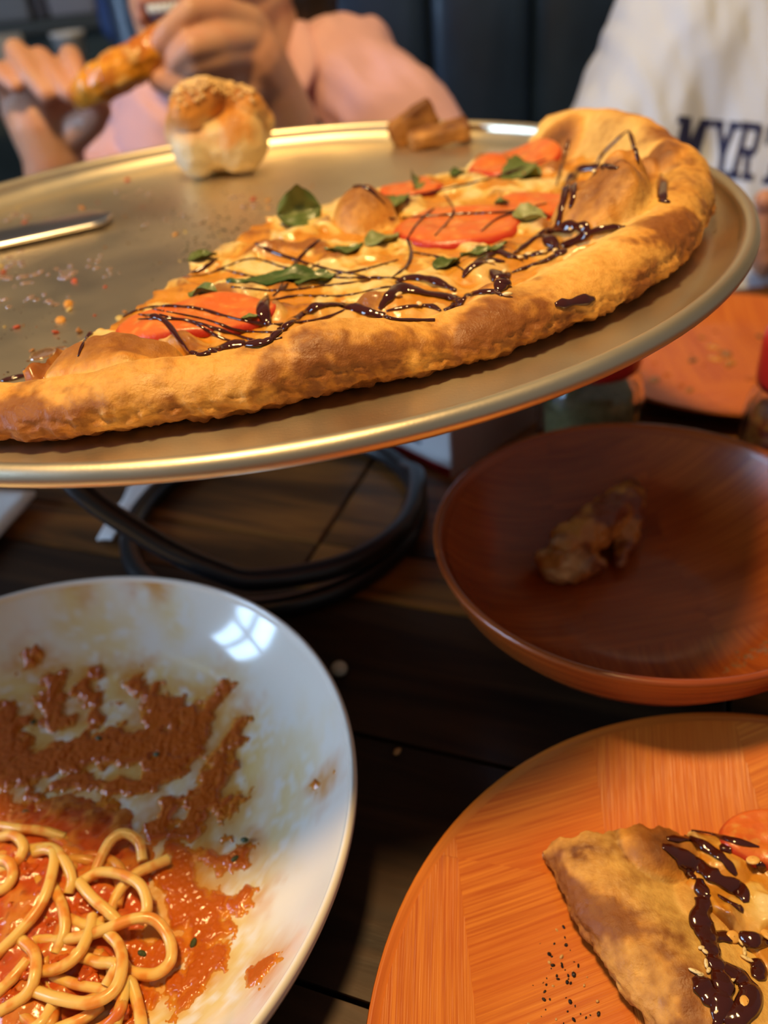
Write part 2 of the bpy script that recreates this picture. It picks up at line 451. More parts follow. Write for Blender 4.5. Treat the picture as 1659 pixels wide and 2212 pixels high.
# coil goes from the right side over the front to the left and back round under the pan
K = [(22, .0800, .0054), (5, .0805, .0120), (-30, .0800, .0160), (-60, .0795, .0185), (-90, .0788, .0225), (-104, .0792, .0290), (-124, .0835, .0450), (-142, .0965, .0740), (-165, .1000, .0950), (-200, .1000, .1130), (-250, .0990, .1270), (-300, .0980, .1390), (-335, .0970, .1450), (-360, .0970, .1475)]
kp = np.array([[SC[0] + (PC[0] - SC[0]) * float(np.clip((z - .085) / .05, 0, 1)) + r * math.cos(math.radians(t)), SC[1] + (PC[1] - SC[1]) * float(np.clip((z - .085) / .05, 0, 1)) + r * math.sin(math.radians(t)), z] for t, r, z in K])
V, F = tube(spline(kp, 140), WR, 12); mk('coil', V, F, black, st)
V, F = tube(np.stack([PC[0] + .097 * np.cos(a), PC[1] + .097 * np.sin(a), np.full(96, PF - .0013 - WR)], 1), WR, 12, True); mk('carrying_ring', V, F, black, st)

# ================================================================== pizza builder
def make_pizza(pfx, C, z0, ph0, ph1, RoT, hcT, wi, bubbles, browns, rin, parent, nph=620, nin=110, seed=0.0, wo=.0135, tilt=None, cin=.006):
    """wedge of pizza: dough sheet + puffed crust swept round an arc; returns the surfaces for laying toppings"""
    RoA, RoV = np.array(RoT).T; HA, HV = np.array(hcT).T
    ph = np.linspace(ph0, ph1, nph)
    def Ro(p): return np.interp(p, RoA, RoV) + .0014 * pn(np.asarray(p) * .11, seed + 3.3, 0) + .0006 * pn(np.asarray(p) * .4, seed + 1.3, 0)
    def hc(p): return np.interp(p, HA, HV) + .0012 * pn(np.asarray(p) * .10, seed + 7.7, 0)
    def xy(r, p):
        a = np.radians(p); return C[0] + r * np.cos(a), C[1] + r * np.sin(a)
    def bub(r, p):
        s = 0.0
        X, Y = xy(r, p)
        for (br, bp, sr, sp, h, ex) in bubbles:
            dr = (r - br) / sr; dp = np.radians(p - bp) * br / sp
            wv = .14 * pn(X * 75 + br * 99, Y * 75, 1.0) + .06 * pn(X * 210, Y * 210, 2.0)
            s = s + h * np.maximum(0, 1 - dr * dr - dp * dp + wv * (dr * dr + dp * dp > .02)) ** ex * (1 + .5 * wv)
        return s
    def top(r, p):
        rc = Ro(p) - wo; w_ = wi(p) if callable(wi) else wi
        s = np.clip((rc - r) / w_, 0, 1)
        base = .0046 + .0006 * fbm(*[v * 90 for v in xy(r, p)], seed, 3)
        return base + (hc(p) - base) * (1 - sst(0, 1, s)) + bub(r, p)
    # inner sheet
    tI = np.linspace(0, 1, nin) ** .85
    th = np.radians(np.concatenate([np.linspace(3, 90, 26), np.linspace(96, 158, 16)]))
    rows = []; rough = []; kind = []
    rcs = Ro(ph) - wo
    edge_in = rin + .0015 * pn(ph * .5, seed, 1)
    for t in tI:
        r = edge_in + (rcs - edge_in) * t; rows.append((r, top(r, ph))); rough.append(np.zeros(nph)); kind.append(np.full(nph, t))
    hC = top(rcs, ph)
    zc = .42 * hC
    for a in th:
        r = rcs + wo * np.sin(a) * (1.0 if a < np.pi / 2 else 1.0)
        z = np.where(a < np.pi / 2, zc + (hC - zc) * np.cos(a), zc + (zc - .0003) * np.cos(a) / .93)
        rows.append((r, np.maximum(z, .0004))); rough.append(np.full(nph, float(sst(.9, 1.6, a)))); kind.append(np.full(nph, 1 + a))
    r = np.array([q[0] for q in rows]); z = np.array([q[1] for q in rows]); rg = np.array(rough); kd = np.array(kind)
    P = np.repeat(ph[None, :], len(r), 0)
    # ragged cut sides
    side0 = np.exp(-((P - ph0) * np.radians(1) * r / .004) ** 2); side1 = np.exp(-((P - ph1) * np.radians(1) * r / .004) ** 2)
    Pw = P + np.degrees((side0 * .0022 * fbm(r * 160, seed + 2, 0, 3) - side1 * .0022 * fbm(r * 160, seed + 5, 0, 3)) / np.maximum(r, .01))
    X, Y = xy(r, Pw)
    crusty = sst(-.012, .002, r - rcs[None, :])
    n1 = fbm(X * 70, Y * 70, z * 70 + seed, 3); n2 = fbm(X * 330, Y * 330, z * 330 + seed, 3); n3 = fbm(X * 190, Y * 190, z * 420, 3)
    off = crusty * (.0007 * n1 + .00016 * n2) + rg * (.0011 * n3 + .0005 * n2)
    ca = np.where(kd > 1, np.sin(np.clip(kd - 1, 0, np.pi)), 0); cz = np.where(kd > 1, np.cos(np.clip(kd - 1, 0, np.pi)), 1)
    a = np.radians(Pw)
    X = X + off * ca * np.cos(a); Y = Y + off * ca * np.sin(a); Z = z0 + np.maximum(z + off * cz, .0003)
    # colour
    gold = np.array([.72, .310, .042]); pale = np.array([.84, .53, .145]); brown = np.array([.225, .072, .016]); dark = np.array([.085, .030, .012])
    nb = fbm(X * 38 + seed, Y * 38, Z * 38, 4)
    nf = fbm(X * 260 + seed, Y * 260, Z * 260, 3)
    angle = np.where(kd > 1, kd - 1, 0)
    c = mixc(np.broadcast_to(pale, X.shape + (3,)), gold, sst(-.008, .004, r - rcs[None, :]) * (.55 + .45 * sst(-.3, .4, nb)))
    bm_ = sst(-.05, .55, nb + .25 * nf + .30 * np.sin(np.clip(angle, 0, np.pi)) * (angle > 0))
    c = mixc(c, brown, .88 * bm_ * crusty)
    c = mixc(c, gold * 1.05, .55 * rg * sst(1.2, 1.7, angle) * sst(-.2, .3, nf))
    c = mixc(c, brown * .7, .9 * sst(1.75, 2.2, angle))  # underside painted dark like shade, so the pan mirrors less orange
    for (br, bp, sr, sp, am) in browns:
        d = ((r - br) / sr) ** 2 + (np.radians(P - bp) * br / sp) ** 2
        m_ = np.exp(-d * 1.3) * am * (.75 + .5 * nf)
        c = mixc(c, brown, np.clip(m_, 0, 1)); c = mixc(c, dark, np.clip(m_ - .75, 0, 1))
    for (br, bp, sr, sp, h, ex) in bubbles:          # toasted tops
        hb = h * np.maximum(0, 1 - ((r - br) / sr) ** 2 - (np.radians(P - bp) * br / sp) ** 2) ** ex
        kk_ = 1 if h > .004 else .4
        c = mixc(c, gold, .85 * kk_ * sst(.02, .35, hb / h)); c = mixc(c, brown, .85 * kk_ * sst(.15, .88, hb / h + .25 * nb + .15 * nf)); c = mixc(c, dark, .6 * kk_ * sst(.80, 1.2, hb / h + .35 * nb + .2 * nf))
    n, m_ = X.shape
    V = np.stack([X, Y, Z], -1).reshape(-1, 3); F = gridfaces(n, m_).tolist(); cc = c.reshape(-1, 3)
    # cut sides and inner end down to the bottom
    for colidx, flip in ((0, False), (m_ - 1, True)):
        nlev = 4; ids = [np.arange(n) * m_ + colidx]; o = len(V)
        src = V[ids[0]]; add = []
        for q in range(1, nlev + 1):
            s = src.copy(); s[:, 2] = src[:, 2] + (z0 + .0003 - src[:, 2]) * q / nlev
            s[:, :2] += (RNG.rand(n, 2) - .5) * .0005
            add.append(s)
        add = np.vstack(add); V = np.vstack([V, add]); cc = np.vstack([cc, np.tile([.78, .58, .30], (len(add), 1)) * (.85 + .3 * RNG.rand(len(add), 1))])
        for q in range(nlev): ids.append(o + q * n + np.arange(n))
        for q in range(nlev):
            A, B = ids[q], ids[q + 1]
            for i in range(n - 1):
                f = [int(A[i]), int(A[i + 1]), int(B[i + 1]), int(B[i])]
                F.append(f[::-1] if flip else f)
    o = len(V); s = V[:m_].copy(); s[:, 2] = z0 + .0003; V = np.vstack([V, s]); cc = np.vstack([cc, np.tile([.7, .45, .16], (m_, 1))])
    F += [[o + i, o + i + 1, i + 1, i] for i in range(m_ - 1)]
    T = (lambda q: q) if tilt is None else tilt
    V = T(V)
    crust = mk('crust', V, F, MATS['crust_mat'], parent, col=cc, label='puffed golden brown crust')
    # cheese
    nph2, nr2 = nph, 150
    rr = np.linspace(0, 1, nr2)[:, None]; P2 = np.repeat(np.linspace(ph0 + .15, ph1 - .15, nph2)[None, :], nr2, 0)
    rmax = (Ro(P2[0]) - wo - cin - .004 * (1 + pn(P2[0] * .22, seed + 8.8, 0)))[None, :]
    r2 = rin + .001 + (rmax - rin - .001) * rr
    s0 = np.exp(-((P2 - ph0) * np.radians(1) * r2 / .004) ** 2); s1 = np.exp(-((P2 - ph1) * np.radians(1) * r2 / .004) ** 2)
    Pw2 = P2 + np.degrees((s0 * .0022 * fbm(r2 * 160, seed + 2, 0, 3) - s1 * .0022 * fbm(r2 * 160, seed + 5, 0, 3)) / np.maximum(r2, .01))
    X2, Y2 = xy(r2, Pw2)
    L1 = fbm(X2 * 46 + seed, Y2 * 46, 2.2, 2); L2 = fbm(X2 * 130 + seed, Y2 * 130, 5.2, 2); L3 = fbm(X2 * 500, Y2 * 500, 1.0, 2)
    lump = .0016 * sst(-.05, .25, fbm(X2 * 62 + seed * 2, Y2 * 62, 9.0, 2)) + np.maximum(0, L1 - .05) ** 1.2 * .0065 + .0007 * L2 + .00012 * L3
    bb = bub(r2, P2)
    th_ = .0016 + lump * np.exp(-bb / .012) + .0012 * L2 * sst(.004, .012, bb)
    edge = sst(1.0, .93, rr + .03 * L2)
    Z2 = z0 + top(r2, P2) + th_ * edge - .0022 * (1 - edge) - .0010 * sst(.006, .014, bb)
    for (br, bp, sr, sp, h, ex) in bubbles:
        if h > .004: Z2 = Z2 - .0060 * sst(.05, .40, np.maximum(0, 1.25 - ((r2 - br) / sr) ** 2 - (np.radians(P2 - bp) * br / sp) ** 2))
    yel = np.array([.76, .47, .105]); org = np.array([.62, .255, .022]); crm = np.array([.82, .62, .25]); brn = np.array([.24, .070, .014])
    PM = fbm(X2 * 62 + seed * 2, Y2 * 62, 9.0, 3) + .25 * L2
    c2 = mixc(np.broadcast_to(org, X2.shape + (3,)), yel, sst(-.12, .06, PM)); c2 = mixc(c2, crm, sst(.10, .40, PM))
    c2 = mixc(c2, org * .75, .7 * np.exp(-((PM + .02) / .05) ** 2) * sst(-.1, .3, L2))
    c2 = mixc(c2, org, .75 * sst(.70, .97, rr + .1 * L1))
    c2 = mixc(c2, brn, .8 * sst(.30, .66, L1 + .35 * L2 + .15 * L3))
    for (br, bp, sr, sp, h, ex) in bubbles:
        hb = np.maximum(0, 1 - ((r2 - br) / sr) ** 2 - (np.radians(P2 - bp) * br / sp) ** 2) ** ex
        if h > .004: c2 = mixc(c2, org, .8 * sst(.15, .5, hb)); c2 = mixc(c2, brn, .92 * sst(.45, .92, hb + .25 * L2))
    c2 = mixc(c2, brn, .55 * np.clip(s0 + s1, 0, 1) * sst(-.2, .4, L2))
    V2 = T(np.stack([X2, Y2, Z2], -1).reshape(-1, 3)); F2 = gridfaces(nr2, nph2).tolist()
    cheese = mk('melted_cheese', V2, F2, MATS['cheese_mat'], parent, col=c2.reshape(-1, 3), label='melted cheese with toasted spots')
    return (V, F), (V2, F2)

mat('crust_mat', rough=.55, attr='Col', col2=(.84, .76, .66), nscale=420, nlo=.45, nhi=.72, ndetail=5, bump=(1500, .35, .0006), bump2=(420, .35, .0012), sss=.12, spec=.45, rnoise=(160, .38, .7))
mat('cheese_mat', rough=.26, attr='Col', bump=(700, .3, .0006), sss=.15, spec=.6, rnoise=(120, .18, .5), coat=.12)
mat('glaze_mat', (.050, .0085, .0045), .10, coat=.5, bump=(900, .12, .0004), spec=.6)
mat('tomato_mat', rough=.34, attr='Col', bump=(420, .45, .0008), sss=.2, coat=.08)
mat('basil_mat', rough=.38, attr='Col', bump=(500, .35, .0006), coat=.2)

def lay_drizzle(tree, parent, pts, wpx, name='balsamic_drizzle', flat=.5):
    """glaze line through picture points, lying on whatever surface is there"""
    pts = np.asarray(pts, float)
    L = np.sum(np.linalg.norm(np.diff(pts, axis=0), axis=1)); n = max(8, int(L / 4))
    S = spline(pts, n); runs = [[]]
    seed = pts[0, 0] * .013
    for i, (x, y) in enumerate(S):
        l, nn = hit(tree, x, y)
        if l is None: continue
        if runs[-1] and np.linalg.norm(l - runs[-1][-1][0]) > .012: runs.append([])      # a fold hides a piece: start again behind it
        depth = float((l - CAMPOS) @ fwd)
        e = min(1, .4 + 3.0 * min(i, n - 1 - i) / n)
        r = wpx * .5 * depth / FPX * e * (1 + .5 * float(pn(i * .16, seed, 0)))
        runs[-1].append((l, nn, max(r, .00035)))
    for run in runs:
        if len(run) < 5: continue
        P = np.array([q[0] for q in run]); NN = np.array([q[1] for q in run]); R_ = np.array([q[2] for q in run])
        for _ in range(4):
            NN[1:-1] = .5 * NN[1:-1] + .25 * (NN[:-2] + NN[2:]); NN /= np.linalg.norm(NN, axis=1, keepdims=True)
            P[1:-1] = .6 * P[1:-1] + .2 * (P[:-2] + P[2:])
        P = P + NN * (R_ * .22 + .00015)[:, None]
        V, F = tube(P, R_, 10, flat=flat, nrm_=NN)
        mk(name, V, F, MATS['glaze_mat'], parent)
def lay_disc(tree, parent, name, cx, cy, R, material, colf, thick=.003, ecc=1.0, rot=0.0, zoff=.0006, tiltv=None, seed=0.0):
    """a slice draped on the surface; centre given on the height of the pizza"""
    nr, na = 22, 56
    t = np.linspace(0, 1, nr); a = np.linspace(0, 2 * np.pi, na, endpoint=False)
    rr = t[:, None] * R * (1 + .05 * pn(np.cos(a) * 1.5 + seed, np.sin(a) * 1.5, 0))[None, :]
    lx, ly = rr * np.cos(a), rr * np.sin(a) * ecc
    X = cx + lx * math.cos(rot) - ly * math.sin(rot); Y = cy + lx * math.sin(rot) + ly * math.cos(rot)
    Z = np.zeros_like(X)
    zc = down(tree, cx, cy) or .16
    for i in range(nr):
        for j in range(na):
            z = down(tree, X[i, j], Y[i, j]); Z[i, j] = min(max(z if z is not None else zc, zc - .004), zc + .006)
    for _ in range(10):
        Z[1:-1] = .5 * Z[1:-1] + .25 * (Z[:-2] + Z[2:]); Z = .5 * Z + .25 * (np.roll(Z, 1, 1) + np.roll(Z, -1, 1)); Z[0] = Z[0].mean()
    if tiltv is not None: Z = Z + (X - cx) * tiltv[0] + (Y - cy) * tiltv[1]
    zt = Z + zoff + thick * np.sqrt(np.clip(1 - t[:, None] ** 8, 0, 1)) - .0006 * np.clip(np.sin(t[:, None] * 3.14 * 2.2), 0, 1)
    V = np.vstack([np.stack([X, Y, zt], -1).reshape(-1, 3), np.stack([X[-1], Y[-1], Z[-1] - .001], -1)])
    F = gridfaces(nr + 1, na, True).tolist()
    col = colf(t[:, None] + 0 * a[None, :], a[None, :] + 0 * t[:, None], X, Y)
    cc = np.vstack([col.reshape(-1, 3), np.tile(col[-1].reshape(-1, 3)[:1], (na, 1))])
    return mk(name, V, F, material, parent, col=cc)
def tomato_col(t, a, X, Y):
    n = fbm(X * 160, Y * 160, 0, 3)
    flesh_ = np.array([.68, .150, .026]); skin = np.array([.52, .030, .012]); core = np.array([.74, .26, .06]); gel = np.array([.70, .20, .03])
    c = mixc(np.broadcast_to(flesh_, t.shape + (3,)), core, .6 * sst(.35, .1, t + .15 * n))
    c = mixc(c, gel, .8 * sst(.1, .5, np.sin(a * 5 + .6 * n)) * sst(.25, .4, t) * sst(.85, .7, t))
    c = mixc(c, [.70, .36, .08], .55 * sst(.25, .6, fbm(X * 300, Y * 300, 4.0, 3)))
    return mixc(c, skin, sst(.90, .98, t))
def lay_leaf(tree, parent, px_, py_, length_px, width_px, ang, curl=.25, shade=.5, lift=.0012, stand=0.0, name='basil_leaf', seed=0.0):
    l, nn = hit(tree, px_, py_)
    if l is None: return
    depth = float((l - CAMPOS) @ fwd); Ls = length_px * depth / FPX; Ws = width_px * depth / FPX
    n, m_ = 19, 11
    u = np.linspace(-.5, .5, n)[:, None] + np.zeros((1, m_)); v = np.linspace(-1, 1, m_)[None, :] + np.zeros((n, 1))
    wprof = np.clip(1 - (np.abs(u) * 2) ** 2.2, 0, 1) ** .7 * (1 + .18 * pn(u * 7 + seed, v * 1.5, 0))
    lx = u * Ls; ly = v * .5 * Ws * wprof
    hz = curl * Ws * (.8 * v ** 2 * wprof ** 2 - .35) + .10 * Ls * pn(u * 3 + seed, v * 1.4, 1.1) - .08 * Ws * np.exp(-(v / .14) ** 2)
    fx = np.array([math.cos(ang), math.sin(ang), 0]); fy = np.array([-math.sin(ang), math.cos(ang), 0]); fz = np.array([0, 0, 1.0])
    if stand:
        q = np.cos(stand) * fy + np.sin(stand) * fz; fz = -np.sin(stand) * fy + np.cos(stand) * fz; fy = q
    X = l + lx[..., None] * fx + ly[..., None] * fy + hz[..., None] * fz
    if not stand:
        for i in range(n):
            for j in range(m_):
                z = down(tree, X[i, j, 0], X[i, j, 1]); z = l[2] if z is None else min(max(z, l[2] - .003), l[2] + .006)
                X[i, j, 2] = max(z, .35 * z + .65 * l[2]) + lift + max(hz[i, j], -.0006)
    else:
        X[..., 2] += .5 * Ws * math.sin(stand) * .8
    g1 = np.array([.040, .085, .012]); g2 = np.array([.16, .20, .055]); g3 = np.array([.32, .34, .14])
    c = mixc(np.broadcast_to(g1, (n, m_, 3)), g2, np.clip(shade * 1.6 + .5 * pn(u * 5 + seed, v * 3, 0) * np.ones_like(u), 0, 1))
    c = mixc(c, g3, np.clip(shade - .5, 0, 1) * 1.6 * np.ones_like(u)); c = mixc(c, g3, .45 * np.exp(-(v / .1) ** 2) * np.ones_like(u))
    V = X.reshape(-1, 3); nb = V.copy(); nb = V - np.array([0, 0, .00035])
    return mk(name, np.vstack([V, nb]), gridfaces(n, m_).tolist() + gridfaces(n, m_, off=n * m_)[:, ::-1].tolist(), MATS['basil_mat'], parent, col=np.vstack([c.reshape(-1, 3)] * 2))

# ------------------------------------------------------------------ the pizza on the pan
pz = thing('pizza', (PC[0], PC[1], PF), 'remaining part of a tomato basil pizza with balsamic drizzle on the raised pan', 'pizza')
RoT = [(-118, .180), (-110, .1770), (-101, .172), (-89, .166), (-75, .164), (-65, .166), (-54, .169), (-40, .175), (-27, .181), (-12, .1860), (0, .1862), (15, .186), (32, .185)]
hcT = [(-118, .0120), (-111, .0132), (-105, .0148), (-99, .0165), (-93, .0163), (-88, .0158), (-84, .0175), (-80, .0198), (-77, .0200), (-72, .0165), (-67, .0128), (-63, .0138), (-59, .0155), (-54, .0145), (-48, .0150), (-40, .0170), (-30, .0185), (-20, .0210), (-10, .0225), (0, .0262), (8, .0285), (16, .0292), (24, .0265), (32, .021)]
def wi_(p): return np.interp(p, [-118, -95, -85, -70, -60, -45, -30, -15, 0, 20, 32], [.020, .016, .018, .020, .018, .030, .030, .026, .024, .026, .026])
#           r      phi   sr    sphi   h     ex
bubbles = [(.1440, -23, .0185, .0240, .0225, .72), (.1510, -14, .0150, .0170, .0110, .8),     # big fold on the right
           (.1660, -9, .0120, .0120, .0060, .8),
           (.1385, -104, .0155, .0220, .0118, .65),   # blister at the left cut
           (.0480, -14, .0140, .0145, .0165, .55),     # dome by the tip
           (.1420, -56, .0100, .0090, .0050, .8),
           (.1220, -63, .0120, .0150, .0035, .9),
           (.1180, -46, .0110, .0120, .0030, .9),
           (.0300, -150 + 100, .008, .009, .003, .9),
           (.1500, 22, .018, .018, .0060, .8),
           (.1080, 10, .012, .012, .0035, .8)]
browns = [(.158, -58, .010, .014, .85), (.155, -80, .010, .018, .5), (.152, -100, .012, .016, .45), (.172, -92, .008, .03, .5), (.160, -30, .010, .012, .3),
          (.170, -18, .012, .016, .65), (.165, 12, .012, .014, .55), (.150, -8, .006, .010, .7), (.146, -16, .005, .007, .8), (.178, -45, .006, .03, .5), (.176, 0, .008, .02, .5)]
SA, SB = make_pizza('pizza', PC, PF + .0002, -113.5, 30.5, RoT, hcT, wi_, bubbles, browns, .0035, pz)
PT = bvh([SA, SB])
# tomato slices
toms = [((990, 488), .0262, .95, .2), ((1120, 352), .0270, .72, .55), ((425, 688), .0270, .60, .10), ((890, 412), .0150, .8, 0), ((1150, 450), .0180, .9, 1.0)]
for k, (p, R, e, rt) in enumerate(toms):
    l, n_ = hit(PT, *p)
    if l is None: continue
    lay_disc(PT, pz, 'tomato_slice', l[0], l[1], R, MATS['tomato_mat'], tomato_col, .0019, e, rt, seed=k * 3.1)
tom_parts = []
for o in pz.children:
    if o.name.startswith('tomato_slice'):
        me = o.data; b0 = np.array(wloc(o)); tom_parts.append((np.array([list(v.co) for v in me.vertices]) + b0, [list(p.vertices) for p in me.polygons]))
PT = bvh([SA, SB] + tom_parts)
# basil
for k, (x, y, L_, W_, an, cu, sh, stn) in enumerate([(652, 480, 100, 85, .3, .35, .35, .95), (825, 520, 95, 60, .7, .3, .75, 0), (745, 548, 90, 42, .35, .2, .35, 0), (600, 612, 215, 75, .12, .12, .12, 0), (437, 632, 70, 45, -.3, .3, .45, 0),
                                        (438, 556, 70, 45, .5, .3, .4, 0), (965, 578, 85, 55, .9, .35, .3, 0), (1045, 545, 110, 22, .25, .2, .3, 0), (1143, 478, 75, 75, .1, .25, .95, 0), (1125, 385, 95, 85, .6, .4, .45, 0),
                                        (908, 400, 60, 50, 1.2, .4, .5, .5), (990, 377, 40, 30, .4, .3, .2, 0), (858, 437, 60, 50, .8, .3, .5, 0), (1084, 440, 34, 26, .2, .3, .4, 0), (540, 690, 36, 20, .2, .2, .5, 0), (680, 605, 90, 50, .2, .2, .2, 0)]):
    lay_leaf(PT, pz, x, y, L_, W_, an, cu, sh, stand=stn, seed=k * 2.3)
# balsamic drizzle
DRZ = [([(412, 762), (440, 767), (500, 748), (570, 742), (600, 722), (640, 692), (690, 662), (760, 666), (820, 682), (860, 692), (940, 692)], 17),
       ([(412, 765), (390, 735), (350, 690), (300, 680)], 10), ([(262, 688), (300, 670), (360, 662), (430, 668), (520, 692), (600, 702), (690, 690), (760, 664)], 8),
       ([(170, 770), (185, 735), (215, 705), (262, 688)], 9), ([(300, 690), (400, 692), (500, 722), (560, 738), (610, 730)], 8), ([(330, 668), (440, 690), (520, 715), (600, 718)], 6), ([(345, 680), (420, 700), (490, 735), (560, 742)], 6),
       ([(576, 640), (568, 668), (572, 690), (582, 702)], 20), ([(590, 640), (640, 600), (690, 570)], 5),
       ([(820, 668), (835, 648), (865, 626), (930, 638), (1000, 652), (985, 662), (960, 672)], 19), ([(855, 612), (880, 602), (920, 602), (955, 614), (985, 628)], 13), ([(835, 672), (880, 664), (930, 662), (960, 678)], 10),
       ([(560, 655), (640, 640), (740, 640), (830, 622), (870, 620)], 6), ([(1000, 600), (1020, 578), (1050, 566), (1090, 566)], 14), ([(1062, 585), (1085, 612), (1092, 622)], 26), ([(1100, 592), (1085, 610), (1075, 632)], 24),
       ([(1000, 592), (1040, 562), (1075, 545), (1105, 556), (1140, 560)], 12), ([(1110, 548), (1150, 520), (1180, 502), (1230, 490), (1262, 492), (1268, 508), (1235, 524), (1180, 545), (1120, 556)], 15), ([(1170, 506), (1195, 528), (1215, 545), (1200, 555)], 18),
       ([(1235, 524), (1270, 505), (1310, 494), (1350, 490)], 11), ([(1215, 548), (1160, 572), (1105, 590)], 12), ([(1335, 364), (1305, 360), (1270, 364), (1242, 374), (1228, 400), (1220, 430), (1212, 462), (1206, 486), (1190, 500)], 15),
       ([(1238, 392), (1240, 420), (1232, 450)], 12), ([(1356, 282), (1330, 305), (1305, 330), (1290, 352)], 8), ([(1358, 282), (1366, 300), (1372, 325), (1378, 352)], 10), ([(1428, 378), (1432, 400), (1430, 420), (1434, 436)], 14), ([(1422, 434), (1448, 438)], 9),
       ([(1230, 300), (1222, 330), (1212, 365), (1202, 400)], 7), ([(1198, 659), (1225, 656), (1255, 650), (1284, 645)], 15),
       ([(380, 600), (450, 592), (540, 560), (620, 580), (720, 600), (830, 600), (900, 606)], 6), ([(470, 580), (600, 605), (760, 588), (860, 562)], 6), ([(540, 520), (600, 548), (700, 580), (790, 598)], 7), ([(880, 515), (888, 545), (880, 575), (850, 598)], 8),
       ([(700, 510), (645, 560), (600, 630)], 7), ([(945, 445), (905, 480), (878, 520)], 6), ([(840, 472), (920, 468), (1000, 462), (1100, 458), (1180, 440)], 6), ([(860, 430), (960, 410), (1080, 380), (1180, 345)], 6),
       ([(960, 420), (980, 460), (940, 510)], 6), ([(500, 620), (600, 628), (700, 618), (800, 606)], 5), ([(890, 545), (960, 560), (1010, 590)], 6), ([(700, 440), (715, 425), (745, 408), (790, 405), (830, 440)], 9), ([(1190, 470), (1150, 455), (1080, 470), (1040, 500)], 6),
       ([(350, 600), (380, 585), (420, 588), (470, 560)], 9), ([(1000, 662), (1010, 640), (1060, 630), (1085, 640)], 11)]
for pts, wpx in DRZ: lay_drizzle(PT, pz, pts, wpx * (1.4 if wpx >= 11 else 1.1), flat=.40 if wpx >= 11 else .5)
# pale seed-shaped flecks standing in for highlights on the glaze
sd = mat('seed_glint_mat', (.80, .62, .30), .35)
for (x, y) in [(1120, 560), (1145, 552), (1200, 545), (1235, 495), (1172, 548), (1060, 570), (905, 660), (860, 640), (1095, 640), (1286, 372), (1090, 590), (1260, 490)]:
    l, n_ = hit(PT, x, y)
    if l is None: continue
    V, F = ellip(l + n_ * .0008, (.0016, .0009, .0006), (0, 0, x * .37), 8, 6); mk('seed_or_glint', V, F, sd, pz)
# ================================================================== what lies on the pan
# garlic knot roll
kb = PZ(488, 378, PF); kb = np.array([kb[0], kb[1] + .010, PF]); ks = .80
kr = thing('garlic_knot', kb, 'pale knotted bread roll with browned cheesy top standing on the pan', 'bread roll')
pr = [ellip(kb + [0, .002, .021], (.0345, .029, .0215)), ellip(kb + [-.0185, -.014, .0175], (.0155, .0150, .0180), (0, -.2, 0)), ellip(kb + [.0140, -.015, .0205], (.0200, .0150, .0205), (0, .35, 0))]
pr += chain([kb + [-.028, -.004, .028], kb + [-.018, -.012, .042], kb + [-.004, -.006, .049], kb + [.004, .008, .046]], [.011, .0135, .0130, .010])
pr += chain([kb + [.029, .000, .030], kb + [.022, -.006, .040], kb + [.010, .004, .044], kb + [-.008, .012, .044]], [.011, .0125, .0115, .010])
pr += [ellip(kb + [-.012, -.002, .050], (.015, .013, .010)), ellip(kb + [.017, .000, .043], (.013, .013, .009))]
pr = [((v - kb) * ks + kb, f) for v, f in pr]
V, F, Nn = flesh(pr, .0011, 4)
V = V + Nn * (.0010 * fbm(V[:, 0] * 90, V[:, 1] * 90, V[:, 2] * 90, 3) + .0005 * fbm(V[:, 0] * 300, V[:, 1] * 300, V[:, 2] * 300, 2) * sst(.03, .05, V[:, 2] - PF))[:, None]
V[:, 2] = np.maximum(V[:, 2], PF + .0002)
h = V[:, 2] - PF; nb = fbm(V[:, 0] * 60, V[:, 1] * 60, V[:, 2] * 60, 3)
c = mixc(np.broadcast_to([.70, .50, .22], V.shape), [.62, .26, .04], sst(.018, .030, h + .010 * nb))
c = mixc(c, [.36, .13, .03], .8 * sst(.027, .043, h + .012 * nb))
c = mixc(c, [.58, .60, .52], .7 * np.exp(-((V[:, 0] - kb[0] + .020) / .012) ** 2) * sst(.036, .016, h))
mk('bread', V, F, mat('bread_mat', rough=.55, attr='Col', bump=(500, .3, .0008), sss=.15), kr, col=c)
# grated cheese flecks on its top
rg_ = np.random.RandomState(21); tr = bvh([(V, F)]); parts = []
for _ in range(420):
    x, y = kb[0] + rg_.normal() * .011, kb[1] + rg_.normal() * .009 - .002
    z = down(tr, x, y)
    if z is None or z < PF + .033: continue
    s = .0007 + .0008 * rg_.rand(); parts.append(ellip((x, y, z + s * .5), (s * 1.6, s, s * .8), (0, 0, rg_.rand() * 6), 6, 5))
Vv, Ff = join(parts); o = mk('grated_cheese', Vv, Ff, mat('parmesan', (.76, .50, .20), .6), kr); o['kind'] = 'stuff'

# two leftover crust ends
def crust_end(name, label, pts, rad, darkf, seed):
    base = np.mean(pts, 0); base = np.array([base[0], base[1], PF])
    V, F, Nn = flesh(pts_prims(pts, rad), .0011, 3)
    V = V + Nn * (.0008 * fbm(V[:, 0] * 120 + seed, V[:, 1] * 120, V[:, 2] * 120, 3))[:, None]
    V[:, 2] = np.maximum(V[:, 2], PF + .0002)
    n = fbm(V[:, 0] * 80 + seed, V[:, 1] * 80, V[:, 2] * 80, 3)
    c = mixc(np.broadcast_to([.58, .27, .06], V.shape), [.17, .06, .016], np.clip(darkf(V) + .5 * n, 0, 1))
    return tag(mk(name, V, F, MATS['bread_mat'], origin=base, col=c), label, 'crust')
def slab(c, ux, uy, uz, sx, sy, sz):
    V, F = boxv((0, 0, 0), (sx, sy, sz), 0, min(sx, sy, sz) * .25)
    R = np.stack([ux, uy, uz], 1); return V @ R.T + c, F
def nrm(v): v = np.asarray(v, float); return v / np.linalg.norm(v)
def pts_prims(pts, rad): return rad
cA = PZ(862, 322, PF)
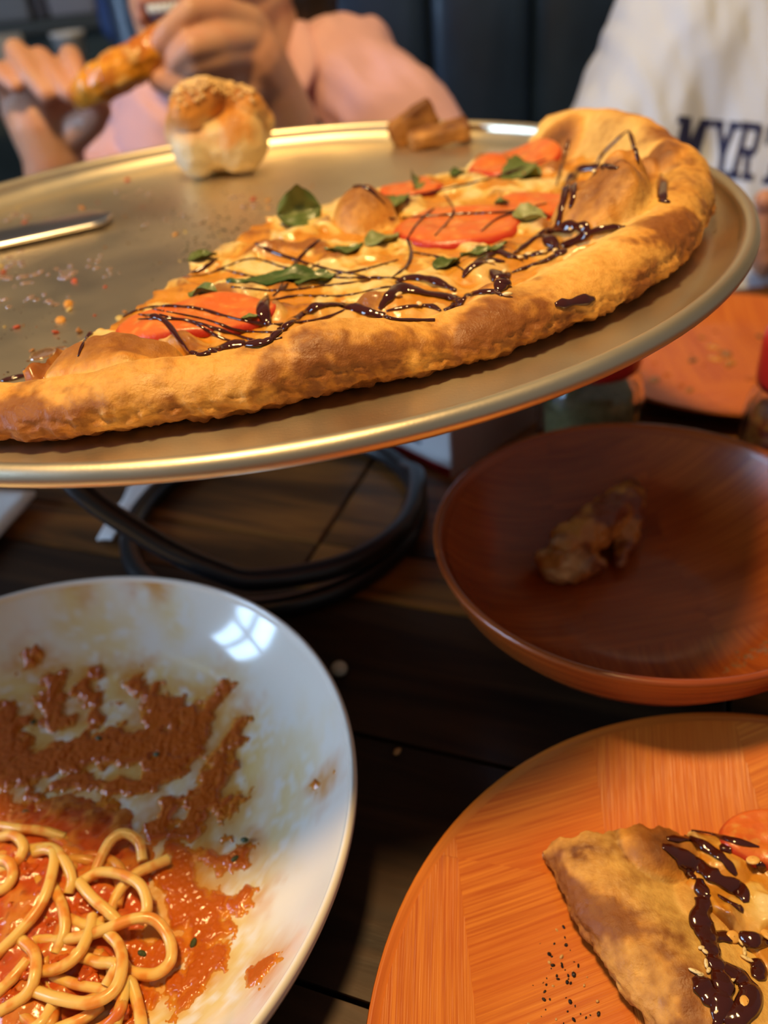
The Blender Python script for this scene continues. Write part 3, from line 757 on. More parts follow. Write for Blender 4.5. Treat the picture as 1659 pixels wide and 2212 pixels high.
ux = nrm([.86, .25, .42]); uy = nrm(np.cross([-.35, .1, 1], ux)); uz = np.cross(ux, uy)
pA = cA + np.array([.010, .010, .0105])
crust_end('crust_end', 'browned crust end propped up at the far rim of the pan', [pA], [slab(pA, ux, uy, uz, .030, .009, .016), slab(pA + uz * .004 + uy * .002, ux, uy, uz, .026, .013, .009)], lambda V: .6 + .5 * sst(.012, .026, V[:, 2] - PF), 1.0)
cB = PZ(945, 322, PF)
ux = nrm([.99, .10, .10]); uy = nrm([-.1, .95, .25]); uz = np.cross(ux, uy)
pB = cB + np.array([.002, .006, .0062])
crust_end('crust_end', 'pale crust end lying flat beside the propped brown one', [pB], [slab(pB, ux, uy, uz, .036, .012, .010), slab(pB + ux * .003 + uz * .0025, ux, uy, uz, .030, .014, .005)], lambda V: .3 + .65 * sst(.007, .012, V[:, 2] - PF) + .5 * sst(.012, .017, V[:, 0] - pB[0]), 4.0)

# pizza server lying on the left of the pan
tipc = (PZ(248, 452, PF + .002) + PZ(240, 484, PF + .002)) / 2
dr = nrm(np.append((PZ(0, 500, PF + .002) + PZ(0, 537, PF + .002))[:2] / 2 - tipc[:2], 0)); sd_ = np.array([-dr[1], dr[0], 0])
sp = thing('pizza_server', tipc, 'steel pizza server blade lying on the empty left side of the pan', 'spatula')
n = 26; L_ = .105; tt = np.linspace(0, 1, n); rowsV = []
wprof = .0138 * np.clip((tt / .07), 0, 1) ** .5 + .0035 * tt
for lev in (0.0016, .0004):
    for s in np.linspace(-1, 1, 7):
        rowsV.append([tipc + dr * (t * L_) + sd_ * s * w_ + np.array([0, 0, lev + .0008 * (1 - s * s) + .020 * max(0, t - .55) ** 1.4]) for t, w_ in zip(tt, wprof)])
rowsV = np.array(rowsV); order = list(range(7)) + list(range(13, 6, -1))
V = rowsV[order].reshape(-1, 3); F = gridfaces(14, n).tolist() + [[13 * n + i, 13 * n + i + 1, i + 1, i] for i in range(n - 1)]
steel = mat('polished_steel', (.66, .63, .62), .28, 1.0, bump=(120, .05, .0006))
mk('blade', V, F, steel, sp)
e = tipc + dr * L_ + np.array([0, 0, .006])
V, F = tube(spline([e - dr * .01, e + dr * .015 + [0, 0, .006], e + dr * .035 + [0, 0, .018], e + dr * .06 + [0, 0, .024]], 24), [.004] * 24, 10); mk('shank', V, F, steel, sp)
V, F = tube(spline([e + dr * .055 + [0, 0, .023], e + dr * .10 + [0, 0, .028], e + dr * .16 + [0, 0, .028]], 20), np.interp(np.linspace(0, 1, 20), [0, .1, .5, .95, 1], [.006, .009, .010, .009, .005]), 12); mk('handle', V, F, mat('handle_black', (.015, .015, .016), .4), sp)

# crumbs, chilli flakes and herb specks on the bare pan
def specks(name, label, n, rgn, size, colors, seed, zoff=0.0, cat='crumbs', zfun=None, parent=None, flatn=.35):
    r_ = np.random.RandomState(seed); parts = []; cols = []
    k = 0
    while k < n:
        p = rgn(r_)
        if p is None: continue
        k += 1
        s = size * (.5 + 1.1 * r_.rand() ** 2); z = PF if zfun is None else zfun(p[0], p[1])
        v, f = ellip((p[0], p[1], z + s * flatn * .6 + zoff), (s, s * (.45 + .5 * r_.rand()), s * flatn), (r_.normal() * .25, r_.normal() * .25, r_.rand() * 6.3), 7, 5)
        parts.append((v, f)); cols.append(np.tile(colors[r_.randint(len(colors))], (len(v), 1)))
    V, F = join(parts)
    o = mk(name, V, F, mat('speck_' + name, rough=.5, attr='Col'), parent, origin=(None if parent else tuple(V.mean(0))), col=np.vstack(cols))
    o['kind'] = 'stuff'
    if parent is None: tag(o, label, cat)
    return o
def free_pan(r_):
    x, y = r_.uniform(0, 760), r_.uniform(380, 760)
    p = PZ(x, y, PF)
    rr = np.hypot(*(p[:2] - PC)); ph = math.degrees(math.atan2(p[1] - PC[1], p[0] - PC[0]))
    if rr > .18 or (-118 < ph < 35 and rr > .004): return None
    return p
def herb_zone(r_):
    x, y = r_.normal(480, 90), r_.normal(500, 45)
    p = PZ(x, y, PF); ph = math.degrees(math.atan2(p[1] - PC[1], p[0] - PC[0]))
    if -116 < ph < 33: return None
    return p
specks('chilli_flakes', 'red and orange chilli flakes scattered over the bare pan', 46, free_pan, .0016, [(.45, .07, .02), (.6, .28, .05), (.35, .16, .05), (.55, .4, .12)], 5)
specks('herb_specks', 'fine dark herb specks scattered around the pizza tip', 260, herb_zone, .0006, [(.06, .05, .02), (.10, .09, .03), (.16, .10, .04)], 6)
def near_left(r_):
    p = PZ(r_.uniform(-40, 150), r_.uniform(640, 830), PF)
    return p
specks('crumb_dots', 'tiny dark crumbs on the pan near the left crust', 70, near_left, .0005, [(.08, .05, .03), (.2, .1, .04)], 8)
oil = mat("oil_mat", (.45, .22, .05), .08, trans=.6, ior=1.46, coat=.3)
r_ = np.random.RandomState(9); parts = []
for (x, y, s) in [(60, 470, 10), (20, 465, 8), (115, 590, 9), (60, 600, 12), (130, 580, 6), (40, 610, 8), (200, 560, 5), (25, 540, 7), (80, 640, 6), (30, 660, 6), (150, 650, 5), (330, 480, 5), (420, 470, 5), (290, 420, 6), (500, 430, 6), (540, 440, 7), (120, 760, 16), (250, 590, 5), (180, 500, 5), (10, 580, 9)]:
    for q in range(5):
        p = PZ(x + r_.normal() * 22, y + r_.normal() * 8, PF)
        if -116 < math.degrees(math.atan2(p[1] - PC[1], p[0] - PC[0])) < 33: continue
        s_ = s * .00022 * (.3 + r_.rand()); parts.append(ellip((p[0], p[1], PF), (s_ * 1.3, s_, .0005), (0, 0, r_.rand() * 6), 10, 6))
V, F = join(parts); o = mk('oil_drops', V, F, oil, origin=(PC[0], PC[1], PF)); o['kind'] = 'stuff'; tag(o, 'glistening oil drops spread over the left of the bare pan', 'oil')
for k, (x, y, a_, b_, lab) in enumerate([(30, 818, .0042, .0016, 'larger dark balsamic drip on the pan by the left crust'), (72, 797, .0032, .0010, 'thin brown balsamic streak beside the larger drip on the pan')]):
    p = PZ(x, y, PF); V, F = ellip((p[0], p[1], PF + .0003), (a_, b_, .0007), (0, 0, .35), 20, 8)
    V = V + (.0004 * fbm(V[:, 0] * 600, V[:, 1] * 600, k, 2))[:, None] * np.array([1, 1, 0]); tag(mk('glaze_drip', V, F, MATS['glaze_mat'], origin=(p[0], p[1], PF)), lab, 'sauce drip')
# ================================================================== white pasta plate
WC = np.array([-.1365, .1725]); WR_ = .118
ip = np.array([(0, .0052), (.060, .0054), (.078, .0066), (.092, .0110), (.104, .0190), (.1125, .0285), (.1155, .0333)])   # inside profile
def zplate(r): return np.interp(r, *smoothprof)
rs = np.linspace(0, .1155, 120); zs = np.interp(rs, ip[:, 0], ip[:, 1])
for _ in range(60): zs[1:-1] = .5 * zs[1:-1] + .25 * (zs[:-2] + zs[2:])
smoothprof = (rs, zs)
lip = [(.1155 + .0013 - .0013 * math.cos(t), .0335 + .0018 * math.sin(t)) for t in np.linspace(.2, math.pi, 7)]
outp = [(.1181, .0318), (.1165, .0270), (.108, .0170), (.095, .0085), (.072, .0030), (.066, .0006), (.060, .0006), (.058, .0025), (.001, .0028)]
prof = [(max(r, .0004), z) for r, z in zip(*smoothprof)] + lip + outp
segs = 240
V, F = lathe(prof, segs, (WC[0], WC[1], 0))
def on_plate(x, y):
    z = .012
    for _ in range(6):
        p = PZ(x, y, z); z = float(zplate(min(np.hypot(*(p[:2] - WC)), .1155)))
    return PZ(x, y, z)
def segd(P, a, b):
    ab = b - a; t = np.clip(((P - a) @ ab) / max(ab @ ab, 1e-12), 0, 1); return np.linalg.norm(P - (a + t[..., None] * ab), axis=-1)
pxm = .275 / FPX
def strokes(P, lst):
    d = np.full(P.shape[:-1], 1.0)
    for pts, w_ in lst:
        q = [on_plate(*p)[:2] for p in pts]
        for a, b in zip(q[:-1], q[1:]) if len(q) > 1 else [(q[0], q[0] + 1e-6)]:
            d = np.minimum(d, segd(P, a, b) - w_ * pxm)
    return d
thick = [([(30, 1668), (120, 1640), (220, 1618), (330, 1610), (400, 1590)], 44), ([(350, 1540), (400, 1555), (395, 1620), (350, 1660)], 46), ([(0, 1560), (20, 1620), (-40, 1680)], 40), ([(112, 1470), (108, 1510), (116, 1560)], 16),
         ([(196, 1456), (182, 1488), (205, 1520), (212, 1556)], 13), ([(290, 1468), (282, 1490)], 14), ([(334, 1492), (330, 1515)], 11), ([(486, 1488), (462, 1515), (445, 1550)], 10), ([(516, 1566), (494, 1600), (478, 1640)], 12),
         ([(478, 1640), (455, 1700), (440, 1730)], 26), ([(500, 1720), (480, 1745)], 16), ([(370, 1752), (345, 1790)], 22), ([(430, 1770), (410, 1800)], 15), ([(70, 1428)], 12), ([(345, 1290), (335, 1310), (352, 1302)], 7), ([(200, 1297)], 7),
         ([(0, 1745), (30, 1770), (60, 1800)], 26), ([(120, 1700), (200, 1690), (300, 1700)], 10), ([(60, 1720), (160, 1760), (250, 1740)], 8), ([(385, 1905), (420, 1960), (450, 2020)], 34), ([(470, 2050), (430, 2090), (410, 2130)], 22), ([(495, 1860), (520, 1845)], 13),
         ([(450, 1850)], 14), ([(575, 2085), (560, 2105)], 8), ([(530, 1935), (520, 1950)], 9), ([(692, 1700)], 5), ([(280, 2060), (330, 2080), (360, 2060)], 30), ([(300, 2120), (280, 2180), (250, 2230)], 26), ([(380, 1830), (400, 1870)], 16), ([(248, 1590), (230, 1640)], 18), ([(140, 1560), (60, 1560)], 8), ([(385, 2120), (390, 2160)], 12)]
film = [([(0, 1500), (200, 1470), (420, 1500), (520, 1640), (500, 1760), (400, 1850), (440, 1960), (480, 2080), (400, 2200)], 90), ([(100, 1600), (300, 1640)], 150), ([(100, 1900), (200, 2100)], 230), ([(160, 1330), (250, 1400)], 60), ([(640, 1600), (620, 1700), (560, 1900)], 40), ([(350, 1290), (380, 1370)], 22)]
XY = V[:, :2]; rr = np.hypot(*(XY - WC).T)
inside = (np.arange(len(V)) < len(smoothprof[0]) * segs)
nz = fbm(XY[:, 0] * 60, XY[:, 1] * 60, 3.0, 4); nz2 = fbm(XY[:, 0] * 190, XY[:, 1] * 190, 8.0, 3)
df = strokes(XY, film); dt = strokes(XY, thick)
fm = sst(.012, -.014, df + .010 * nz + .004 * nz2) * sst(-.55, .25, nz2 + .6 * nz + .25) * inside
near = sst(.013, .000, dt + .005 * nz2) * inside
white = np.array([.80, .765, .68])
c = mixc(np.broadcast_to(white, V.shape), [.76, .56, .17], .85 * fm); c = mixc(c, [.62, .25, .018], .85 * near * sst(-.6, .2, nz + .5 * nz2))
plate = tag(mk('pasta_plate', V, F, mat('glazed_ceramic', rough=.12, attr='Col', coat=.4, spec=.5), origin=(WC[0], WC[1], 0), col=c), 'white ceramic plate smeared with tomato sauce holding leftover spaghetti', 'plate')
# sauce as real, lumpy smears that sink below the glaze where there is none
g = np.linspace(-.112, .112, 640); GX, GY = np.meshgrid(g, g, indexing='ij'); GR = np.hypot(GX, GY)
PXY = np.stack([GX + WC[0], GY + WC[1]], -1)
near_grid = (GX > -.10)
d = strokes(PXY, thick) - .0016
n1 = fbm(PXY[..., 0] * 140, PXY[..., 1] * 140, 1.0, 4); n2 = fbm(PXY[..., 0] * 520, PXY[..., 1] * 520, 2.0, 3); n3 = fbm(PXY[..., 0] * 60, PXY[..., 1] * 60, 6.0, 3)
hgt = np.clip((-(d + .0052 * n1 + .0014 * n2) + .0008) * .45, -.0012, .0016) + np.where(d < 0, 1, 0) * (.00035 * n2 + .0004 * n1)
Z = zplate(np.minimum(GR, .1155)) + np.minimum(hgt, .0024)
keep = (hgt > -.0006) & (GR < .111)
q = keep[:-1, :-1] | keep[1:, :-1] | keep[:-1, 1:] | keep[1:, 1:]
idx = np.arange(640 * 640).reshape(640, 640)
F4 = np.stack([idx[:-1, :-1], idx[1:, :-1], idx[1:, 1:], idx[:-1, 1:]], -1)[q]
used = np.unique(F4); rem = np.zeros(640 * 640, int); rem[used] = np.arange(len(used))
Vs = np.stack([PXY[..., 0], PXY[..., 1], Z], -1).reshape(-1, 3)[used]
cs = mixc(np.broadcast_to([.64, .205, .016], hgt.shape + (3,)), [.50, .105, .010], sst(.0004, .0014, hgt + .0003 * n3)); cs = mixc(cs, [.58, .24, .02], sst(.0004, -.0001, hgt))
cs = mixc(cs, [.62, .20, .05], .5 * sst(.5, .9, n2))
o = mk('sauce_smear', Vs, rem[F4], mat('sauce_mat', rough=.2, attr='Col', bump=(900, .3, .0005), coat=.3, sss=.1), plate, col=cs.reshape(-1, 3)[used]); o['kind'] = 'stuff'

# spaghetti
pb = on_plate(110, 1990)
pa = thing('spaghetti', (pb[0], pb[1], .0055), 'small tangle of leftover spaghetti in tomato sauce on the white plate', 'pasta')
pasta_m = mat('pasta_mat', rough=.34, attr='Col', sss=.45, coat=.15, bump=(300, .1, .0006))
SR = .0018
strand_px = [
 ([(70, 2030, 3), (140, 2030, 5), (215, 2012, 7), (290, 1985, 8), (335, 1988, 7), (366, 2030, 5), (368, 2075, 4), (335, 2104, 3), (285, 2100, 2), (265, 2080, 2)], 1.0),
 ([(72, 2140, 5), (130, 2158, 7), (195, 2166, 8), (245, 2140, 8), (264, 2090, 8), (258, 2045, 7), (232, 2016, 6), (205, 1995, 5)], 1.0),
 ([(-20, 2075, 6), (40, 2015, 8), (85, 1960, 9), (108, 1905, 10), (118, 1850, 9), (105, 1835, 8), (75, 1842, 6)], 1.0),
 ([(60, 1835, 5), (110, 1832, 8), (140, 1860, 9), (155, 1900, 8), (148, 1930, 6)], 1.0),
 ([(0, 1808, 4), (30, 1805, 8), (50, 1825, 9), (45, 1850, 8), (30, 1870, 6), (0, 1880, 5)], 1.0),
 ([(-20, 1860, 6), (15, 1860, 9), (28, 1885, 9), (15, 1915, 8), (-15, 1930, 7)], 1.0),
 ([(200, 1905, 3), (215, 1860, 5), (240, 1815, 7), (270, 1800, 7), (300, 1820, 5), (308, 1860, 3)], 1.0),
 ([(365, 1855, 2), (330, 1870, 3), (290, 1890, 4), (255, 1930, 4), (230, 1990, 3)], 1.0),
 ([(175, 1905, 6), (215, 1885, 7), (265, 1890, 8), (305, 1915, 8), (318, 1960, 7), (300, 1995, 5)], 1.0),
 ([(170, 1905, 7), (200, 1940, 8), (235, 1970, 7), (260, 1995, 5)], 1.0),
 ([(115, 1915, 6), (135, 1960, 7), (140, 2010, 6), (120, 2060, 4)], 1.0),
 ([(45, 2030, 6), (75, 2060, 8), (75, 2110, 8), (55, 2150, 6), (0, 2185, 4)], 1.0),
 ([(80, 2100, 5), (130, 2090, 7), (170, 2060, 8), (195, 2010, 7), (200, 1980, 5)], 1.0),
 ([(105, 2105, 2), (160, 2125, 3), (210, 2135, 3), (260, 2150, 2)], .9),
 ([(250, 2212, 2), (262, 2170, 4), (280, 2120, 4), (300, 2180, 2), (308, 2240, 2)], 1.0),
 ([(-10, 2150, 5), (30, 2110, 6), (60, 2075, 6)], 1.0),
 ([(115, 2170, 4), (90, 2210, 5), (40, 2240, 4), (-20, 2250, 3)], 1.0),
 ([(160, 2060, 4), (210, 2078, 5), (250, 2085, 6), (230, 2130, 4)], 1.0),
 ([(140, 1810, 3), (90, 1795, 5), (40, 1790, 5), (-10, 1782, 3)], .95),
 ([(60, 1960, 4), (20, 1985, 5), (-20, 2000, 4)], 1.0),
 ([(150, 1985, 4), (190, 2000, 4), (225, 1990, 5)], 1.0),
 ([(220, 2170, 2), (180, 2200, 3), (120, 2225, 3)], 1.0)]
for k, (pts, sc) in enumerate(strand_px):
    Q = []
    for x, y, hmm in pts:
        hmm = hmm * .9
        p = on_plate(x, y); p = PZ(x, y, p[2] + SR + hmm * .001); Q.append(p)
    S = spline(Q, 26 + 10 * len(pts)); 
    V, F = tube(S, SR * sc * (1 + .06 * pn(np.arange(len(S)) * .1, k, 0)), 12)
    nn = fbm(V[:, 0] * 160, V[:, 1] * 160, V[:, 2] * 160 + k, 3)
    c = mixc(np.broadcast_to([.82, .52, .14], V.shape), [.70, .22, .02], .8 * sst(-.05, .55, nn)); mk('strand', V, F, pasta_m, pa, col=c)
r_ = np.random.RandomState(31)
for k in range(12):                         # strands deeper in the heap
    cx, cy = r_.uniform(-60, 200), r_.uniform(1850, 2190); ra = r_.uniform(50, 110); a0 = r_.rand() * 6.3
    Q = []
    for t in np.linspace(0, 3.6 + r_.rand() * 2, 9):
        x, y = cx + ra * math.cos(a0 + t) * 1.1, cy + ra * math.sin(a0 + t) * .8
        p = on_plate(x, y); Q.append(PZ(x, y, p[2] + SR + .0005 + .0035 * r_.rand()))
    S = spline(Q, 80); V, F = tube(S, SR * .97, 10)
    c = mixc(np.broadcast_to([.72, .36, .07], V.shape), [.60, .15, .016], sst(-.2, .5, fbm(V[:, 0] * 140, V[:, 1] * 140, k, 3))); mk('strand', V, F, pasta_m, pa, col=c)
# sauce between the strands
gx = np.linspace(-.055, .05, 130); gy = np.linspace(-.055, .055, 130); AX, AY = np.meshgrid(gx, gy, indexing='ij')
n1 = fbm(AX * 120, AY * 120, 4, 3); n2 = fbm(AX * 420, AY * 420, 4, 3)
PX_, PY_ = pb[0] - .012 + AX, pb[1] + AY
hh = .0085 * (1 - np.clip(np.hypot(AX / .046, AY / .050), 0, 1.25) ** 2) + .0016 * n1 + .0005 * n2 - .0004
Z = zplate(np.minimum(np.hypot(PX_ - WC[0], PY_ - WC[1]), .115)) + np.clip(hh, -.002, 1)
keep = hh > -.0012; q = keep[:-1, :-1] & keep[1:, :-1] & keep[:-1, 1:] & keep[1:, 1:]
idx = np.arange(130 * 130).reshape(130, 130); F4 = np.stack([idx[:-1, :-1], idx[1:, :-1], idx[1:, 1:], idx[:-1, 1:]], -1)[q]
used = np.unique(F4); rem = np.zeros(130 * 130, int); rem[used] = np.arange(len(used))
cc = mixc(np.broadcast_to([.52, .085, .016], n1.shape + (3,)), [.62, .20, .03], sst(-.2, .5, n1)); cc = mixc(cc, [.25, .06, .02], .6 * sst(.3, .7, n2))
o = mk('tomato_sauce', np.stack([PX_, PY_, Z], -1).reshape(-1, 3)[used], rem[F4], MATS['sauce_mat'], pa, col=cc.reshape(-1, 3)[used]); o['kind'] = 'stuff'
for k, (x, y, hh_, s_) in enumerate([(60, 1880, 7, .0035), (95, 1925, 8, .0030), (30, 1960, 7, .0040), (180, 1960, 5, .0034), (225, 1960, 6, .0026), (110, 2000, 6, .0030), (130, 2080, 6, .0034), (60, 2100, 7, .0030), (190, 2100, 5, .0034), (255, 1805, 7, .0024), (20, 2160, 6, .0036), (150, 1880, 6, .0026), (205, 2120, 5, .0026), (260, 2185, 4, .0034)]):
    p = on_plate(x, y); p = PZ(x, y, p[2] + hh_ * .0009)
    V, F = ellip(p, (s_, s_ * .8, s_ * .55), (.2, .1, k), 22, 14); V = V + (V - p) * (.5 * fbm(V[:, 0] * 420 + k, V[:, 1] * 420, V[:, 2] * 420, 3))[:, None]
    n = fbm(V[:, 0] * 300, V[:, 1] * 300, V[:, 2] * 300, 2); mk('sauce_clump', V, F, MATS['sauce_mat'], pa, col=mixc(np.broadcast_to([.56, .10, .012], V.shape), [.38, .06, .012], sst(-.2, .5, n)))
pspot = [(215, 1600), (75, 1565), (340, 1635), (60, 1760), (195, 1780), (420, 2042), (375, 2075), (310, 2065), (165, 2095), (530, 1820), (510, 1860), (250, 1965)]
parts = []
for (x, y) in pspot:
    p = on_plate(x, y); parts.append(ellip((p[0], p[1], p[2] + .0016), (.0017, .0010, .0007), (0, .2, x * .1), 8, 6))
V, F = join(parts); o = mk('herb_bits', V, F, mat('herb_mat', (.05, .07, .02), .5), plate); o['kind'] = 'stuff'

# ================================================================== wooden plates, bowl
def veneer_mat(name, c1, c2, c3, rough=.32, coat=.25):
    if name in MATS: return MATS[name]
    mt = bpy.data.materials.new(name); mt.use_nodes = True; nt = mt.node_tree; N = nt.nodes; L = nt.links; b = N['Principled BSDF']
    uv = N.new('ShaderNodeUVMap'); uv.uv_map = 'UVMap'
    def nz(sx, sy, det, dist=0):
        mp = N.new('ShaderNodeMapping'); mp.inputs['Scale'].default_value = (sx, sy, 1); L.new(uv.outputs[0], mp.inputs[0])
        n = N.new('ShaderNodeTexNoise'); n.inputs['Scale'].default_value = 1; n.inputs['Detail'].default_value = det; n.inputs['Distortion'].default_value = dist; L.new(mp.outputs[0], n.inputs['Vector']); return n
    a = nz(22, 900, 5); c_ = nz(9, 60, 4, 1.0); d = nz(40, 2200, 2)
    cr = N.new('ShaderNodeValToRGB'); cr.color_ramp.elements[0].position = .34; cr.color_ramp.elements[0].color = (*c1, 1); cr.color_ramp.elements[1].position = .66; cr.color_ramp.elements[1].color = (*c2, 1)
    L.new(a.outputs['Fac'], cr.inputs[0])
    mr = N.new('ShaderNodeMapRange'); mr.inputs[1].default_value = .42; mr.inputs[2].default_value = .72; mr.inputs[4].default_value = .7; L.new(c_.outputs['Fac'], mr.inputs[0])
    mx = N.new('ShaderNodeMix'); mx.data_type = 'RGBA'; L.new(mr.outputs[0], mx.inputs[0]); L.new(cr.outputs[0], mx.inputs[6]); mx.inputs[7].default_value = (*c3, 1)
    L.new(mx.outputs[2], b.inputs['Base Color']); b.inputs['Roughness'].default_value = rough; b.inputs['Coat Weight'].default_value = coat; b.inputs['Coat Roughness'].default_value = .15
    bn = N.new('ShaderNodeBump'); bn.inputs['Strength'].default_value = .5; bn.inputs['Distance'].default_value = .0003; L.new(d.outputs['Fac'], bn.inputs['Height']); L.new(bn.outputs[0], b.inputs['Normal'])
    MATS[name] = mt; return mt
ven = veneer_mat('orange_veneer', (.50, .110, .010), (.72, .235, .028), (.60, .135, .012))
venb = veneer_mat('bowl_veneer', (.28, .050, .008), (.47, .110, .014), (.20, .034, .006), .26, .25)
def vessel(name, C, prof_in, prof_out, cuts, material, label, cat, group=None, segs=128, seamw=.0004, angs=(0.0,)):
    """pressed-veneer dish: a body and veneer panels laid inside it, split along plan-view lines"""
    base = thing(name, (C[0], C[1], 0), label, cat, group)
    P = np.array(prof_in); rr = np.linspace(P[0, 0], P[-1, 0], 60); zz = np.interp(rr, P[:, 0], P[:, 1])
    for _ in range(14): zz[1:-1] = .5 * zz[1:-1] + .25 * (zz[:-2] + zz[2:])
    rr[0] = .0003
    V, F = lathe([(r, z - .0006) for r, z in zip(rr, zz)] + list(prof_out), segs, (C[0], C[1], 0))
    mk('body', V, F, material, base, uv=np.stack([np.arctan2(V[:, 1] - C[1], V[:, 0] - C[0]) * .05, V[:, 2]], 1))
    V, F = lathe([(r, z) for r, z in zip(rr[:-1], zz[:-1])], segs, (C[0], C[1], 0))
    me = bpy.data.meshes.new('t'); me.from_pydata(V.tolist(), [], F.tolist()); bm = bmesh.new(); bm.from_mesh(me)
    for (p0, p1) in cuts:
        p0 = np.array(p0); p1 = np.array(p1); n = np.array([-(p1 - p0)[1], (p1 - p0)[0]]); n /= np.linalg.norm(n)
        bmesh.ops.bisect_plane(bm, geom=list(bm.verts) + list(bm.edges) + list(bm.faces), plane_co=(p0[0], p0[1], 0), plane_no=(n[0], n[1], 0), dist=1e-7)
    groups = {}
    for f in bm.faces:
        cpt = f.calc_center_median(); key = []
        for (p0, p1) in cuts:
            s = (p1[0] - p0[0]) * (cpt.y - p0[1]) - (p1[1] - p0[1]) * (cpt.x - p0[0]); key.append(s > 0)
        groups.setdefault(tuple(key), []).append([v.index for v in f.verts]) if False else groups.setdefault(tuple(key), []).append([tuple(v.co) for v in f.verts])
    for gi, (key, fs) in enumerate(sorted(groups.items())):
        vid = {}; VV = []; FF = []
        for f in fs:
            q = []
            for co in f:
                kk = tuple(round(x_, 7) for x_ in co)
                if kk not in vid: vid[kk] = len(VV); VV.append(co)
                q.append(vid[kk])
            if len(set(q)) > 2: FF.append(list(dict.fromkeys(q)))
        VV = np.array(VV); lift = .00010 + .00022 * ((gi * 7) % 5) / 4; VV[:, 2] += lift
        ang = angs[gi % len(angs)]
        uvs = np.stack([(VV[:, 0]) * math.cos(ang) + VV[:, 1] * math.sin(ang) + gi * 3.3, -VV[:, 0] * math.sin(ang) + VV[:, 1] * math.cos(ang) + .3 * VV[:, 2] + gi * 1.7], 1)
        mk('veneer_panel', VV, FF, material, base, uv=uvs)
    bm.free(); bpy.data.meshes.remove(me)
    return base, lambda r: np.interp(r, rr, zz)
OC = np.array([.0933 * .245 / .24, .0764]); 
pin = [(0, .0050), (.070, .0052), (.084, .0068), (.100, .0115), (.1165, .0165)]
pout = [(.1178, .0168), (.1182, .0160), (.1178, .0150), (.101, .0090), (.085, .0035), (.072, .0008), (.001, .0008)]
def seam(a, b): return (tuple(PZ(*a, .008)[:2]), tuple(PZ(*b, .008)[:2]))
cuts = [seam((985, 1830), (1030, 2212)), seam((900, 1874), (1170, 1886)), seam((1275, 1610), (1305, 1790)), seam((1575, 1580), (1640, 1740))]
wp, zop = vessel('wooden_plate', OC, pin, pout, cuts, ven, 'orange veneered wooden plate in front holding a pizza slice', 'plate', 'orange wooden plates', angs=(1.45, 1.5, .25, 1.52, .30, .22, 1.4, .28))
FC = np.array([.240, .4900])
cuts3 = [((.20, .6), (.215, .3)), ((.3, .6), (.28, .3)), ((.1, .47), (.4, .45))]
wp3, z3 = vessel('wooden_plate', FC, [(r * .80, z) for r, z in pin], [(r * .80, z) for r, z in pout], cuts3, veneer_mat('far_veneer', (.50, .11, .012), (.66, .20, .024), (.42, .075, .009), .42, .1), 'greasy orange wooden plate at the back beside the red-lidded shakers', 'plate', 'orange wooden plates', angs=(.2, 1.4, .3, 1.5))
r_ = np.random.RandomState(13); parts = []; cols = []
for k in range(26):
    a_, q_ = r_.rand() * 6.3, .07 * r_.rand() ** .6; x, y = FC[0] + q_ * math.cos(a_), FC[1] + q_ * math.sin(a_); s = .0008 + .003 * r_.rand() ** 2
    v, f = ellip((x, y, float(z3(q_)) + .0004), (s * 1.6, s, .0007), (0, 0, r_.rand() * 3), 10, 6); parts.append((v, f)); cols.append(np.tile([(.42, .11, .02), (.30, .14, .03), (.6, .28, .06), (.12, .08, .03)][r_.randint(4)], (len(v), 1)))
V, F = join(parts); o = mk('sauce_drops', V, F, mat('drop_mat', rough=.2, attr='Col', coat=.3), wp3, col=np.vstack(cols)); o['kind'] = 'stuff'
# bowl
BC = np.array([.1065, .2650]); BZ = .050
bin_ = [(0, .0060), (.035, .0075), (.052, .0130), (.066, .0220), (.077, .0345), (.0835, .0485)]
bout = [(.0845, .0500), (.0862, .0503), (.0872, .0495), (.0868, .0478), (.0815, .0340), (.070, .0195), (.054, .0085), (.040, .0030), (.036, .0006), (.001, .0006)]
cutsb = [((BC[0] - .03, .1), (BC[0] - .02, .4)), ((BC[0] + .03, .1), (BC[0] + .025, .4)), ((0, BC[1] - .03), (.3, BC[1] - .02))]
bw, zb = vessel('wooden_bowl', BC, bin_, bout, cutsb, venb, 'dark reddish wooden bowl with a chicken bone and greasy sauce', 'bowl', angs=(1.5, .2, 1.35, .1))
# oily bubbles where the sauce has collected in the bowl
def on_bowl(x, y, up=0):
    z = .012
    for _ in range(6):
        p = PZ(x, y, z + up); z = float(zb(min(np.hypot(*(p[:2] - BC)), .083)))
    return PZ(x, y, z + up)
r_ = np.random.RandomState(77); parts = []
for k in range(60):
    t = r_.rand(); p = on_bowl(1560 + 120 * t + r_.normal() * 9, 1450 - 60 * t + r_.normal() * 9); s_ = .0004 + .0007 * r_.rand(); parts.append(ellip(p, (s_, s_, s_ * .7), None, 8, 6))
V, F = join(parts); o = mk('oil_bubbles', V, F, mat('oil_mat'), bw); o['kind'] = 'stuff'
